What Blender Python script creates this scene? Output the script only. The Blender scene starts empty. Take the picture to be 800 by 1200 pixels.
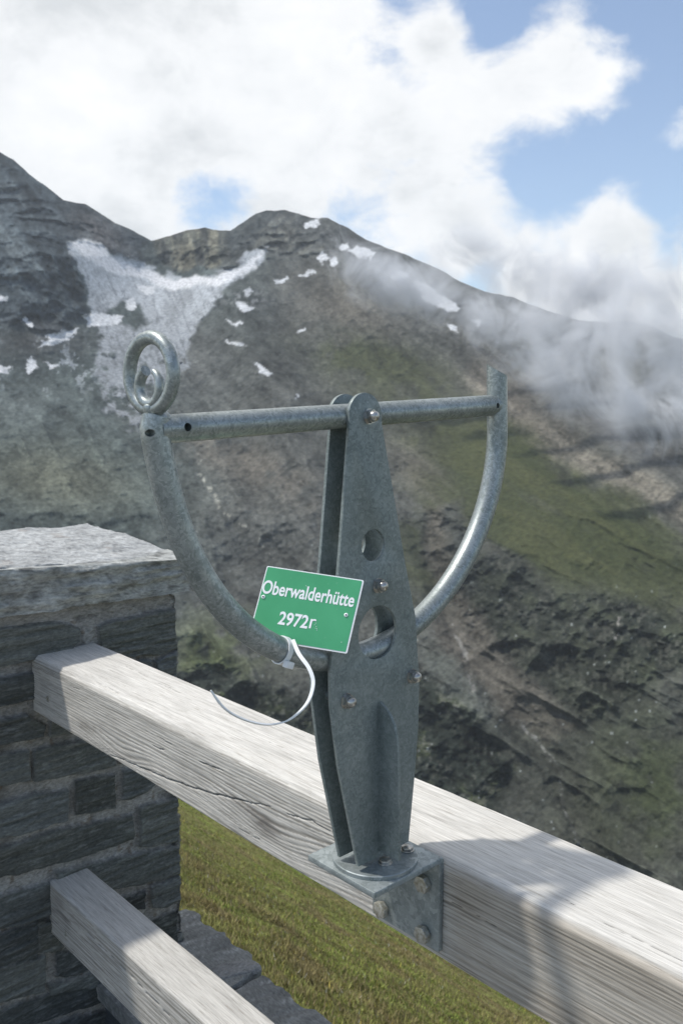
import bpy, math, numpy as np
from mathutils import Vector
R=math.radians
rng=np.random.default_rng(7)
sc=bpy.context.scene
col=sc.collection
# ------------------------------------------------------------------ camera model (near scene measured in units of 1.25 m)
F=1021.17; PITCH=-.119967; ROLL=.0046407; YAW=.8225155
S=1.25; CZ=1.6
cy_,sy_=math.cos(YAW),math.sin(YAW)
fw=np.array([-sy_*math.cos(PITCH),cy_*math.cos(PITCH),math.sin(PITCH)])
r0=np.array([cy_,sy_,0.]);u0=np.cross(r0,fw)
rt=math.cos(ROLL)*r0+math.sin(ROLL)*u0;up=-math.sin(ROLL)*r0+math.cos(ROLL)*u0
def ray(u,v):
    u=np.asarray(u,float)[...,None];v=np.asarray(v,float)[...,None]
    return rt*(u-400)/F-up*(v-600)/F+fw
def unp(u,v,n,c):                      # point on the plane n.P = c
    d=ray(u,v);n=np.asarray(n,float);return d*np.asarray(c/(d@n))[...,None]
def W(P): return np.asarray(P,float)*S+np.array([0,0,CZ])
# measured
M=np.array([-.59417587,.57276491,-.00754084])
Y0,BW,BH=.6373,.1258,.1070
ZT=-.45
BX,BRW,PR,BZ,VH=-.6270,.0943,.0993,-.4454,.1008
PX,PY=-1.5117,.938
# ------------------------------------------------------------------ numpy noise
def _h(i,j,k,s):
    u=np.uint32
    n=np.asarray(i).astype(u)*u(374761393)+np.asarray(j).astype(u)*u(668265263)+np.asarray(k).astype(u)*u(2147483647)+u((s*974634777)&0xffffffff)
    n=(n^(n>>u(13)))*u(1274126177);n=(n^(n>>u(16)))*u(2246822519)
    return ((n^(n>>u(15)))&u(0xffffff)).astype(np.float32)/np.float32(0xffffff)
def vnoise(P,s=0):
    P=np.asarray(P,float);f=np.floor(P);t=(P-f).astype(np.float32);i=f.astype(np.int32);t=t*t*t*(t*(t*6-15)+10)
    u=np.uint32;x,y,z=i[...,0].astype(u)*u(374761393),i[...,1].astype(u)*u(668265263),i[...,2].astype(u)*u(2147483647)+u((s*974634777)&0xffffffff);a,b,c=t[...,0],t[...,1],t[...,2]
    def hh(n):
        n=(n^(n>>u(13)))*u(1274126177);n=(n^(n>>u(16)))*u(2246822519);return ((n^(n>>u(15)))&u(0xffffff)).astype(np.float32)
    K0,K1,K2=u(374761393),u(668265263),u(2147483647)
    def ex(q): return hh(q)*(1-a)+hh(q+K0)*a
    def ey_(q): return ex(q+y)*(1-b)+ex(q+y+K1)*b
    q=x+z
    r=ey_(q)*(1-c)+ey_(q+K2)*c
    return r*(2/float(0xffffff))-1
def fbm(P,oct=5,s=0,g=.5,l=2.03):
    r=0;a=1;t=0;P=np.asarray(P,float)
    for o in range(oct):
        r=r+a*vnoise(P,s+o*17);t+=a;a*=g;P=P*l+13.7
    return r/t
def ridged(P,oct=5,s=0,g=.5,l=2.03):
    r=0;a=1;t=0;P=np.asarray(P,float);w=1
    for o in range(oct):
        n=1-np.abs(vnoise(P,s+o*31));n=n*n*w;w=np.clip(n*1.6,0,1)
        r=r+a*n;t+=a;a*=g;P=P*l+7.1
    return r/t
def sst(x,a,b):
    t=np.clip((x-a)/(b-a),0,1);return t*t*(3-2*t)
def V3(a,b,c): return np.stack(np.broadcast_arrays(a,b,c),-1)
# ------------------------------------------------------------------ materials
def mat(name):
    m=bpy.data.materials.new(name);m.use_nodes=True;nt=m.node_tree;nt.nodes.clear()
    o=nt.nodes.new('ShaderNodeOutputMaterial');b=nt.nodes.new('ShaderNodeBsdfPrincipled')
    nt.links.new(b.outputs[0],o.inputs[0]);return m,nt,b,o
def N(nt,t,**k):
    n=nt.nodes.new('ShaderNode'+t)
    for a,v in k.items():
        if a.startswith('i_'):
            key=a[2:].replace('_',' ')
            n.inputs[int(key) if key.isdigit() else key].default_value=v
        else: setattr(n,a,v)
    return n
def ramp(nt,fac,stops,interp='LINEAR'):
    n=nt.nodes.new('ShaderNodeValToRGB');e=n.color_ramp.elements;n.color_ramp.interpolation=interp
    while len(e)<len(stops): e.new(.5)
    for q,(p,c) in zip(e,stops):
        q.position=p;q.color=(c,c,c,1) if isinstance(c,(int,float)) else (*c,1)
    nt.links.new(fac,n.inputs[0]);return n.outputs[0]
def coord(nt,scale=(1,1,1)):
    t=N(nt,'TexCoord');m=N(nt,'Mapping');m.inputs['Scale'].default_value=scale
    nt.links.new(t.outputs['Object'],m.inputs[0]);return m.outputs[0]
def noise(nt,vec,scale,detail=5,rough=.55,dist=0):
    n=N(nt,'TexNoise',i_Scale=scale,i_Detail=detail,i_Roughness=rough,i_Distortion=dist)
    nt.links.new(vec,n.inputs['Vector']);return n.outputs['Fac']
def mixc(nt,fac,a,b,mode='MIX'):
    n=N(nt,'Mix',data_type='RGBA',blend_type=mode)
    for s,i in((fac,0),(a,6),(b,7)):
        if isinstance(s,(int,float)): n.inputs[i].default_value=s
        elif isinstance(s,tuple): n.inputs[i].default_value=(*s,1)
        else: nt.links.new(s,n.inputs[i])
    return n.outputs[2]
def bump(nt,b,h,dist,strength=1.):
    n=N(nt,'Bump',i_Distance=dist,i_Strength=strength);nt.links.new(h,n.inputs['Height']);nt.links.new(n.outputs[0],b.inputs['Normal']);return n
def galv(name,lo,hi,met=.5,rough=.5,sc_=1.):
    m,nt,b,o=mat(name);v=coord(nt)
    vo=N(nt,'TexVoronoi',i_Scale=300.*sc_,i_Randomness=1.);nz=noise(nt,v,40,3)
    dm=N(nt,'VectorMath',operation='ADD');nt.links.new(v,dm.inputs[0])
    n3=N(nt,'TexNoise',i_Scale=70.,i_Detail=2.);nt.links.new(v,n3.inputs['Vector'])
    sca=N(nt,'VectorMath',operation='SCALE');sca.inputs['Scale'].default_value=.02;nt.links.new(n3.outputs['Color'],sca.inputs[0]);nt.links.new(sca.outputs[0],dm.inputs[1])
    nt.links.new(dm.outputs[0],vo.inputs['Vector'])
    sep=N(nt,'SeparateColor');nt.links.new(vo.outputs['Color'],sep.inputs[0])
    f=N(nt,'Math',operation='MULTIPLY');f.inputs[1].default_value=.35;nt.links.new(sep.outputs[0],f.inputs[0])
    g=N(nt,'Math',operation='ADD');nt.links.new(f.outputs[0],g.inputs[0])
    big=noise(nt,v,22,9,.72);nt.links.new(big,g.inputs[1])
    c=ramp(nt,g.outputs[0],[(.42,lo),(.72,tuple((a+b_)/2 for a,b_ in zip(lo,hi))),(.98,hi)])
    sp=noise(nt,v,420,3,.7);c=mixc(nt,ramp(nt,sp,[(.58,0.),(.68,.42)]),c,tuple(min(1,x*1.5) for x in hi))
    nt.links.new(c,b.inputs['Base Color']);b.inputs['Metallic'].default_value=met
    r=ramp(nt,g.outputs[0],[(.3,rough+.12),(1.,rough-.1)]);nt.links.new(r,b.inputs['Roughness'])
    bump(nt,b,noise(nt,v,120,4),.0004,.5);return m
MG=galv('galvanized_steel',(.142,.170,.163),(.255,.288,.277),.35,.52)
MGT=galv('galvanized_tube',(.19,.215,.205),(.38,.41,.40),.6,.42)
MGD=galv('galvanized_plate_worn',(.18,.205,.20),(.36,.395,.39),.45,.5,.45)
m,nt,b,o=mat('stainless_bolt');MB_=m
b.inputs['Metallic'].default_value=.9;b.inputs['Roughness'].default_value=.3;v=coord(nt)
nt.links.new(ramp(nt,noise(nt,v,200,3),[(.3,(.3,.29,.27)),(.7,(.55,.54,.5))]),b.inputs['Base Color'])
m,nt,b,o=mat('bolt_zinc');MBZ=m
b.inputs['Metallic'].default_value=.6;b.inputs['Roughness'].default_value=.45;v=coord(nt)
nt.links.new(ramp(nt,noise(nt,v,180,4),[(.35,(.28,.26,.2)),(.65,(.5,.49,.44))]),b.inputs['Base Color'])
m,nt,b,o=mat('hole_dark');MH=m;b.inputs['Roughness'].default_value=.9
nt.links.new(ramp(nt,noise(nt,coord(nt),90),[(.3,(.01,.01,.01)),(.7,(.03,.03,.03))]),b.inputs['Base Color'])
m,nt,b,o=mat('sign_green');MSG=m;v=coord(nt)
c=ramp(nt,noise(nt,v,18,4),[(.3,(.060,.33,.145)),(.7,(.085,.40,.185))])
c=mixc(nt,ramp(nt,noise(nt,v,160,3,.7),[(.70,0.),(.74,.6)]),c,(.30,.5,.36))
nt.links.new(c,b.inputs['Base Color']);b.inputs['Roughness'].default_value=.35;bump(nt,b,noise(nt,v,60,3),.0003,.3)
m,nt,b,o=mat('sign_white');MSW=m;v=coord(nt)
nt.links.new(ramp(nt,noise(nt,v,150,4),[(.2,(.7,.7,.68)),(.40,(.9,.9,.89))]),b.inputs['Base Color']);b.inputs['Roughness'].default_value=.5
m,nt,b,o=mat('white_plastic');MPL=m;v=coord(nt)
nt.links.new(ramp(nt,noise(nt,v,30,3),[(.3,(.66,.68,.67)),(.7,(.8,.81,.8))]),b.inputs['Base Color']);b.inputs['Roughness'].default_value=.35
b.inputs['Subsurface Weight'].default_value=.0
def colmat(name,rough,fine,bumpd,amp=.25,stretch=(1,1,1),spec=.3,bsc=None):
    m,nt,b,o=mat(name);a=N(nt,'Attribute',attribute_name='Col');v=coord(nt,stretch)
    k=noise(nt,v,fine,6,.65)
    g=ramp(nt,k,[(.25,1-amp),(.5,1.),(.75,1+amp)] if amp<=.0 else [(.25,(1-amp)/(1+amp)),(.75,1.)])
    c=mixc(nt,1.,a.outputs['Color'],g,'MULTIPLY')
    c=mixc(nt,1.,c,(1+amp,)*3,'MULTIPLY') if False else c
    nt.links.new(c,b.inputs['Base Color']);b.inputs['Roughness'].default_value=rough;b.inputs['Specular IOR Level'].default_value=spec
    if bumpd: bump(nt,b,noise(nt,v,bsc or fine,6,.7),bumpd,.9)
    return m
MWOOD=colmat('weathered_wood',.85,520,.0006,.16,(.035,1,1),.2)
nt=MWOOD.node_tree;b=[n for n in nt.nodes if n.type=='BSDF_PRINCIPLED'][0];src=b.inputs['Base Color'].links[0].from_socket
v=coord(nt,(.018,1,1));k=noise(nt,v,950,3,.6);v2=coord(nt,(.05,1,1));k2=noise(nt,v2,380,4,.7)
cA=mixc(nt,1.,src,ramp(nt,k,[(.30,(.62,.60,.57)),(.46,(.95,.95,.95)),(.7,(1.12,1.12,1.12))]),'MULTIPLY')
cA=mixc(nt,1.,cA,ramp(nt,k2,[(.33,(.72,.70,.67)),(.42,(1.,1.,1.))]),'MULTIPLY');nt.links.new(cA,b.inputs['Base Color'])
MSTONE=colmat('slate_masonry',.8,170,.004,.5,(1,.55,1.5),.35)
MCAP=colmat('gneiss_slab',.85,120,.009,.5,(.6,.6,1.6),.3)
MSLAB=colmat('slate_slab',.75,160,.004,.45,(.5,1.6,1),.35)
MMT=colmat('mountain_rock',1.,.09,3.0,.42,(1,1,1),.05)
MGR=colmat('alpine_meadow',1.,6.,.05,.5,(1,1,1),.1)
MTUFT=colmat('grass_blades',.9,3.,0,.2,(1,1,1),.15)
MFLOOR=colmat('terrace_paving',.85,30.,.004,.3,(1,1,1),.2)
# ------------------------------------------------------------------ objects
def tag(o,label=None,cat=None,group=None,kind=None):
    if label:o['label']=label
    if cat:o['category']=cat
    if group:o['group']=group
    if kind:o['kind']=kind
    return o
def empty(name,loc,label,cat,group=None):
    o=bpy.data.objects.new(name,None);o.empty_display_size=.1;o.location=Vector(loc);col.objects.link(o);return tag(o,label,cat,group)
def mk(name,verts,faces,m,parent=None,org=(0,0,0),smooth=False,colors=None,root=None):
    """one mesh object; verts in world metres, stored relative to org"""
    verts=np.asarray(verts,float)-np.asarray(org,float)
    me=bpy.data.meshes.new(name)
    if isinstance(faces,np.ndarray):
        nf,k=faces.shape
        me.vertices.add(len(verts));me.vertices.foreach_set('co',verts.astype(np.float32).ravel())
        me.loops.add(nf*k);me.loops.foreach_set('vertex_index',faces.astype(np.int32).ravel())
        me.polygons.add(nf);me.polygons.foreach_set('loop_start',np.arange(0,nf*k,k,dtype=np.int32))
        me.update(calc_edges=True)
    else: me.from_pydata(verts.tolist(),[],faces);me.update()
    me.validate()
    if smooth: me.polygons.foreach_set('use_smooth',np.ones(len(me.polygons),bool))
    if colors is not None:
        a=me.attributes.new('Col','FLOAT_COLOR','POINT')
        c=np.ones((len(verts),4),np.float32);c[:,:3]=colors;a.data.foreach_set('color',c.ravel())
    me.materials.append(m)
    o=bpy.data.objects.new(name,me);col.objects.link(o)
    if parent is not None:o.parent=parent
    else:o.location=Vector(org)
    return o
def grid_faces(nr,nc,wrap=False):
    i=np.arange(nr-1)[:,None];j=np.arange(nc if wrap else nc-1)[None]
    a=i*nc+j;b=i*nc+(j+1)%nc
    return np.stack([a,b,b+nc,a+nc],-1).reshape(-1,4)
def evalmesh(o):
    dg=bpy.context.evaluated_depsgraph_get();me=bpy.data.meshes.new_from_object(o.evaluated_get(dg));return me
def smooth_by_angle(o,ang=35):
    import bmesh
    bm=bmesh.new();bm.from_mesh(o.data)
    bmesh.ops.remove_doubles(bm,verts=bm.verts,dist=1e-6)
    bmesh.ops.recalc_face_normals(bm,faces=bm.faces)
    for f in bm.faces:f.smooth=True
    for e in bm.edges:
        if len(e.link_faces)==2 and e.calc_face_angle(0)>R(ang):e.smooth=False
    bm.to_mesh(o.data);bm.free()
def bevel(o,w,seg=2,ang=30):
    md=o.modifiers.new('b','BEVEL');md.width=w;md.segments=seg;md.limit_method='ANGLE';md.angle_limit=R(ang)
    me=evalmesh(o);o.modifiers.clear();o.data=me;smooth_by_angle(o,40)
def boolean(o,cutters):
    for c in cutters:
        md=o.modifiers.new('x','BOOLEAN');md.operation='DIFFERENCE';md.solver='EXACT';md.object=c
    bpy.context.view_layer.update()
    me=evalmesh(o);o.modifiers.clear();o.data=me
    for c in cutters:bpy.data.objects.remove(c)
    smooth_by_angle(o,35)
def frame(t):
    t=t/np.linalg.norm(t);a=np.array([0,0,1.]) if abs(t[2])<.9 else np.array([1.,0,0])
    n=np.cross(a,t);n/=np.linalg.norm(n);return t,n,np.cross(t,n)
def tube_mesh(pts,rad,seg=28,cap=True,ref=None,inner=None):
    pts=np.asarray(pts,float);n=len(pts);T=np.gradient(pts,axis=0);T/=np.linalg.norm(T,axis=1)[:,None]
    rad=np.broadcast_to(rad,(n,));V=[];a=np.linspace(0,2*np.pi,seg,endpoint=False)
    nrm=frame(T[0])[1] if ref is None else np.asarray(ref,float)
    for i in range(n):
        nrm=nrm-T[i]*(nrm@T[i]);nrm/=np.linalg.norm(nrm);bn=np.cross(T[i],nrm)
        V.append(pts[i]+rad[i]*(np.cos(a)[:,None]*nrm+np.sin(a)[:,None]*bn))
    V=np.array(V);v=V.reshape(-1,3);f=[tuple(x) for x in grid_faces(n,seg,True)]
    if inner:
        base=len(v);Vi=[]
        for i in (0,n-1):
            c=pts[i];Vi.append(c+(V[i]-c)*inner)
        depth=T*0;
        d0=Vi[0]+T[0]*rad[0]*3;d1=Vi[1]-T[-1]*rad[-1]*3
        v=np.vstack([v,Vi[0],d0,Vi[1],d1]);k=base
        for s in range(seg):
            s2=(s+1)%seg
            f.append((s2,s,k+s,k+s2));f.append((k+s2,k+s,k+seg+s,k+seg+s2))
            e=(n-1)*seg
            f.append((e+s,e+s2,k+2*seg+s2,k+2*seg+s));f.append((k+2*seg+s,k+2*seg+s2,k+3*seg+s2,k+3*seg+s))
        f.append(tuple(k+seg+s for s in range(seg)));f.append(tuple(k+3*seg+s for s in range(seg))[::-1])
    elif cap:
        f.append(tuple(range(seg))[::-1]);f.append(tuple((n-1)*seg+s for s in range(seg)))
    return v,f
def lathe_mesh(c,axis,prof,seg=24):
    """prof: list of (radius, height along axis)"""
    t,n,bn=frame(np.asarray(axis,float));a=np.linspace(0,2*np.pi,seg,endpoint=False);V=[]
    for r,h in prof:V.append(c+t*h+r*(np.cos(a)[:,None]*n+np.sin(a)[:,None]*bn))
    v=np.array(V).reshape(-1,3);f=[tuple(x) for x in grid_faces(len(prof),seg,True)]
    f.append(tuple(range(seg))[::-1]);f.append(tuple((len(prof)-1)*seg+s for s in range(seg)));return v,f
def join(*ms):
    V=[];Fa=[];k=0
    for v,f in ms:
        V.append(v);Fa+=[tuple(i+k for i in g) for g in f];k+=len(v)
    return np.vstack(V),Fa
def extrude_poly(pts,dirv):
    pts=np.asarray(pts,float);n=len(pts);v=np.vstack([pts,pts+dirv])
    f=[tuple(range(n))[::-1],tuple(range(n,2*n))]+[(i,(i+1)%n,n+(i+1)%n,n+i) for i in range(n)];return v,f
def cat(pts,n=12):
    P=np.asarray(pts,float);P=np.vstack([2*P[0]-P[1],P,2*P[-1]-P[-2]]);out=[]
    for i in range(1,len(P)-2):
        for t in np.linspace(0,1,n,endpoint=False):
            out.append(.5*((2*P[i])+(-P[i-1]+P[i+1])*t+(2*P[i-1]-5*P[i]+4*P[i+1]-P[i+2])*t*t+(-P[i-1]+3*P[i]-3*P[i+1]+P[i+2])*t**3))
    out.append(P[-2]);return np.array(out)
# =================================================================== SIGHTING DEVICE
NL=np.array([1,0,.0386]);NLu=NL/np.linalg.norm(NL)         # the arc plane leans a little
def onp(u,v,off=0.): return unp(u,v,NL,float(NL@(M+NLu*off)))
rad=.0111; TH=.0032
base=W([M[0]+.0155,M[1]+.014,BZ+.0])
dev=empty('pointing_device',base,'galvanized steel direction pointer with half-round tube arc bolted to the top wooden rail','pointing device')
def part(name,vf,m,par=dev,ang=35,solve=True,bev=0):
    v,f=vf;v=W(v) if solve else v
    o=mk(name,v,f,m,par,base)
    if bev:bevel(o,bev)
    else:smooth_by_angle(o,ang)
    return o
E1=np.array([M[0]+.0012,.3682,-.01759]);E2=np.array([M[0]-.0012,.7773,.00251])
mids=[(183,502),(186,535),(192.5,570),(204,609),(220,645),(238,676),(260,704),(282,729),(305,748),(327,761),(350,769.5),(380,775),(440,762),(487,730),(503,712),(521,689),(540,661),(556,630),(569,597),(577,562),(581,530),(582,500)]
P=onp([p[0] for p in mids],[p[1] for p in mids])
yy=P[:,1]-(M[1]+.0015);zz=P[:,2]-(M[2]-.004);th=np.arctan2(-zz,-yy);rr=np.hypot(yy,zz)
pf=np.polyfit(th,rr,5)
def arcpt(t):
    r=np.polyval(pf,t);y=M[1]+.0015-r*np.cos(t);z=M[2]-.004-r*np.sin(t)
    return V3(M[0]+.0386*(M[2]-z),y,z)
ts=np.linspace(.03,np.pi-.02,90);AP=arcpt(ts)
topL=onp(184,489)+np.array([0,0,.0]);topR=onp(581.5,418)
P_=np.vstack([[topL],AP,[AP[-1]*.6+topR*.4,topR+np.array([0,0,.006])]])
def cutter(c,ax,r,L,seg=20):
    v,f=lathe_mesh(W(c)-np.asarray(ax)*L/2,ax,[(r,0),(r,L)],seg);return mk('cut',v,f,MH)
hole_dir=-ray(185,505);hole_dir/=np.linalg.norm(hole_dir)
arc=mk('curved_tube',*[x for x in (lambda t:(W(t[0]),t[1]))(tube_mesh(P_,rad*1.02,32))],MGT,dev,base)
def slant_box(pt_lo,pt_hi):
    a=W(pt_lo);b_=W(pt_hi);d=(b_-a);d/=np.linalg.norm(d);n=ray(581,433)+0;n=n-d*(n@d);n/=np.linalg.norm(n);u=np.cross(n,d);
    if u[2]<0:u=-u
    c=(a+b_)/2;e=.1;V=[]
    for sx in(-1,1):
        for sd in(-1,1):
            for su in(0,1):V.append(c+n*sx*e+d*sd*e+u*su*e)
    f=[(0,1,3,2),(4,6,7,5),(0,4,5,1),(2,3,7,6),(0,2,6,4),(1,5,7,3)];o=mk('cut',V,f,MH);smooth_by_angle(o);return o
arc.parent=None;arc.location=Vector(base)
boolean(arc,[slant_box(onp(569,426),onp(593.5,440)),cutter(onp(170,507)+np.array([.011,0,0]),np.array([1,-.1,.02])/1.005,.0036,.03)])
arc.location=(0,0,0);arc.parent=dev
arc['label']='curved tube bent into a half circle below the crossbar'
bar=mk('crossbar',*(lambda t:(W(t[0]),t[1]))(tube_mesh(np.linspace(E1-(E2-E1)*.032,E2+(E2-E1)*.012,6),rad*1.02,32)),MGT,None,base)
dB=(E2-E1)/np.linalg.norm(E2-E1)
boolean(bar,[cutter(E1+dB*.0085+np.array([.011,0,.001]),np.array([1,-.12,.08])/1.01,.0042,.03),cutter(E2-dB*.004+np.array([.011,0,0]),np.array([1,-.1,0])/1.005,.0036,.03)])
bar.location=(0,0,0);bar.parent=dev
def plug(name,c,r):   # dark interior seen through a drilled hole
    part(name,lathe_mesh(np.asarray(c)-np.array([.0035,0,0]),[1,-.1,.02],[(r,0),(r,.0004)],16),MH)
# weld collar on the left end
part('weld_bead',lathe_mesh(topL-np.array([0,0,.002]),[0,-.05,1],[(rad*1.02,0),(rad*.98,.003),(rad*.72,.0065),(rad*.35,.009)],20),MGT)
# sight ring: big loop that ends in a small open loop, seen edge-on from the bar's own direction
rc=onp(177,438);al=R(-5.)
hx=np.array([math.cos(al),math.sin(al)*-1,0.])
# choose in-plane horizontal so that the picture width is right
def ringpts(c,a,t,depth=0):
    return c+a*(np.cos(t)[:,None]*hx+np.sin(t)[:,None]*np.array([0,0,1.]))+np.array([0,-depth,0])
hx=np.array([.995,.098,0.]);hx/=np.linalg.norm(hx)
t1=np.linspace(-np.pi/2,1.5*np.pi,64)
ring=tube_mesh(ringpts(rc,.0275,t1),.0054,18,cap=False)
part('sight_ring',ring,MGT)
rc2=onp(176,453.5)
t2=np.linspace(R(112),R(425),44)
rr2=np.linspace(.0135,.0128,44)[:,None]
sp=rc2+rr2*(np.cos(t2)[:,None]*hx+np.sin(t2)[:,None]*np.array([0,0,1.]))
o=part('sight_ring_inner_coil',tube_mesh(sp,np.r_[np.full(34,.0044),np.linspace(.0044,.0026,10)],16),MGT)
part('weld_bead',lathe_mesh(onp(177,478)-np.array([0,0,.001]),[0,0,1],[(.0052,-.003),(.0062,0),(.0055,.003),(.003,.005)],14),MGT)
# side plates
def plate_outline():
    Lp=[(387.2,790),(387.8,827),(397,899),(420,1015)];Rp=[(478,986),(486,899),(489.5,850),(490.5,795),(486,722),(474,659)]
    off=rad+TH
    q=[]
    top=onp(428,487,off);R0=.0207
    Rr=[onp(u,v,off) for u,v in Rp];Ll=[onp(u,v,off) for u,v in Lp]
    # widest shoulders rounded
    pts=Rr[:]+[onp(447,498,off)]
    arcp=[top+R0*np.array([0,math.cos(t),math.sin(t)]) for t in np.linspace(R(8),R(172),24)]
    le=[onp(409.5,500,off),onp(398.5,650,off),onp(390.5,745,off)]
    return pts+arcp+le+Ll
OUT=plate_outline()
def holes(off):
    h=[]
    for (u,v,r) in ((437,639,.0155),(442.5,741,.0262)):
        h.append((onp(u,v,rad+TH),r))
    return h
def plate(name,shift,label=None):
    cu=bpy.data.curves.new('c','CURVE');cu.dimensions='2D';cu.fill_mode='BOTH';cu.extrude=TH/2*S;cu.bevel_depth=.00035*S;cu.bevel_resolution=1
    O=W(OUT[0]);ex=np.array([0,1.,0]);ez=np.cross(NLu,ex);ez=ez/np.linalg.norm(ez)
    def add(pts):
        s=cu.splines.new('POLY');s.points.add(len(pts)-1)
        for i,p in enumerate(pts):
            d=W(p)-O;s.points[i].co=(d@ex,d@ez,0,1)
        s.use_cyclic_u=True
    add(OUT)
    for c,r in holes(0):add([c+r*(math.cos(t)*ex+math.sin(t)*ez) for t in np.linspace(0,2*np.pi,48,endpoint=False)])
    o=bpy.data.objects.new('c',cu);col.objects.link(o);bpy.context.view_layer.update();me=evalmesh(o);bpy.data.objects.remove(o)
    n=len(me.vertices);co=np.empty(n*3);me.vertices.foreach_get('co',co);co=co.reshape(-1,3)
    co=O+co[:,:1]*ex+co[:,1:2]*ez+co[:,2:3]*np.cross(ex,ez)+NLu*(-TH/2+shift)*S-base
    me.vertices.foreach_set('co',co.astype(np.float32).ravel());me.materials.clear();me.materials.append(MG)
    p=bpy.data.objects.new(name,me);col.objects.link(p);p.parent=dev;smooth_by_angle(p,35)
    if label:p['label']=label
    return p
pf_=plate('side_plate',0,'front side plate facing the viewer, two round holes');
pb_=plate('side_plate',-(2*rad+TH)-.0005,'rear side plate behind the crossbar')
# gusset fin standing out of the front plate
g0=onp(445,821,rad+TH)
yG=g0[1]
def gp(u,v): return unp(u,v,(0,1,-.03),yG-.03*g0[2])
gl=[g0+np.array([-.002,0,.0])]+[gp(*p) for p in ((448,824),(453,830),(458.5,839),(463,851),(466,866),(467.5,885),(468.5,1009))]
gb=onp(446,1003,rad+TH);gl.append(np.array([gb[0]-.002,gl[-1][1],gl[-1][2]]))
v,f=extrude_poly(gl,np.array([0,.0035,0]));part('gusset_fin',(v-np.array([0,.00175,0]),f),MG,bev=.0006)
for (u,v0,v1) in ((445,880,896),(446,955,972)):
    a=onp(u,v0,rad+TH);b_=onp(u,v1,rad+TH);part('weld_bead',tube_mesh(np.linspace(a,b_,8),[.0012,.0022,.0019,.0024,.002,.0023,.0021,.001],8),MG)
# cap nuts
def capnut(name,c,ax,k=1.):
    a=np.linspace(0,2*np.pi,6,endpoint=False)+.3;t,n,bn=frame(np.asarray(ax,float))
    hexp=c+t*.0012+.0072*k*(np.cos(a)[:,None]*n+np.sin(a)[:,None]*bn)
    h=extrude_poly(hexp,t*.0052*k)
    wsh=lathe_mesh(c,ax,[(.0080*k,0),(.0080*k,.0011)],20)
    dome=lathe_mesh(c+t*(.0012+.0052*k),ax,[(.0057*k,0),(.0056*k,.0018*k),(.0050*k,.0036*k),(.0036*k,.0052*k),(.0018*k,.0060*k)],18)
    return part(name,join(h,wsh,dome),MB_,ang=25)
for i,(u,v) in enumerate(((432,488),(442.5,686),(405.5,821),(482,792))):
    c=onp(u,v,rad+TH);capnut('cap_nut',c,NLu,.92)
    cb=c-NLu*(2*rad+2*TH+.0005);capnut('cap_nut',cb,-NLu,.92)
    if i: part('spacer_rod',tube_mesh(np.linspace(c-NLu*TH,c-NLu*(2*rad+TH),4),.0044,16),MGT)
# round foot disc and angle bracket
dc=np.array([BX+BRW/2+.002,Y0-PR/2+.004,BZ])
dc=np.array([-.5768,.5830,BZ+.0002])
part('foot_disc',lathe_mesh(dc,[0,0,1],[(.0425,0),(.0425,.0035),(.0418,.0042)],64),MGD)
def hexbolt(name,c,ax,r,h,m,wash=True,rot=.2,par=dev):
    t,n,bn=frame(np.asarray(ax,float));a=np.linspace(0,2*np.pi,6,endpoint=False)+rot
    hp=c+t*.001+r*(np.cos(a)[:,None]*n+np.sin(a)[:,None]*bn);ms=[extrude_poly(hp,t*h)]
    if wash:ms.append(lathe_mesh(c,ax,[(r*1.12,0),(r*1.12,.0011)],22))
    return part(name,join(*ms),m,par=par,bev=.0005)
for (u,v) in ((451,1011),(477,996)):
    c=unp(u,v,(0,0,1),BZ+.0045);hexbolt('disc_bolt',c,(0,0,1),.0062,.0028,MB_)
bt=.0065
pts=[(Y0-.0025,BZ-VH),(Y0-.0025,BZ-.001),(Y0-.0045,BZ),(Y0-PR,BZ),(Y0-PR,BZ-bt),(Y0-.0025-bt,BZ-bt),(Y0-.0025-bt,BZ-VH)]
pts=[(Y0-.0003,BZ-VH),(Y0-.0003,BZ-.003),(Y0-.0033,BZ),(Y0-PR,BZ),(Y0-PR,BZ-bt),(Y0-.0003-bt,BZ-bt),(Y0-.0003-bt,BZ-VH)]
v,f=extrude_poly([np.array([BX,a,b_]) for a,b_ in pts],np.array([BRW,0,0]));
brk=part('angle_bracket',(v,f),MGD,bev=.0016)
brk['label']='L-shaped bracket with three hex bolts on the rail face'
for (u,v,rt_) in ((498,1034,.1),(449,1064,.35),(497.5,1093,.22)):
    c=unp(u,v,(0,1,0),Y0-bt-.0003);hexbolt('bracket_bolt',c,(0,-1,0),.0092,.0068,MBZ,False,rt_,par=brk)
# =================================================================== SIGN
def atd(u,v,d): return ray(u,v)*d
TL=atd(313,663,.800);TR=atd(426.3,680,.786);BR=atd(406.3,766,.768);BL=TL+(BR-TR)
TL,TR,BR,BL=W(TL),W(TR),W(BR),W(BL)
ex=TR-TL;w_=np.linalg.norm(ex);ex/=w_;ey=(TL-BL);h_=np.linalg.norm(ey);nz=np.cross(ex,ey);nz/=np.linalg.norm(nz);ey2=ey/h_
so=(BL+BR)/2
sign=empty('name_sign',so,'small green enamel sign reading Oberwalderhütte 2972 in white, tied to the curved tube','sign')
sq=[TL,TR,BR,BL]
def rnd(q,k):
    out=[]
    for i in range(4):
        p=q[i];a=q[i-1]-p;b_=q[(i+1)%4]-p;a=a/np.linalg.norm(a)*k;b_=b_/np.linalg.norm(b_)*k
        for t in np.linspace(0,1,5):out.append((1-t)**2*(p+a)+2*t*(1-t)*p+t*t*(p+b_))
    return out
v,f=extrude_poly(rnd(sq,.002),-nz*.0024);o=mk('sign_board',v,f,MSW,sign,so);smooth_by_angle(o)
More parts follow.
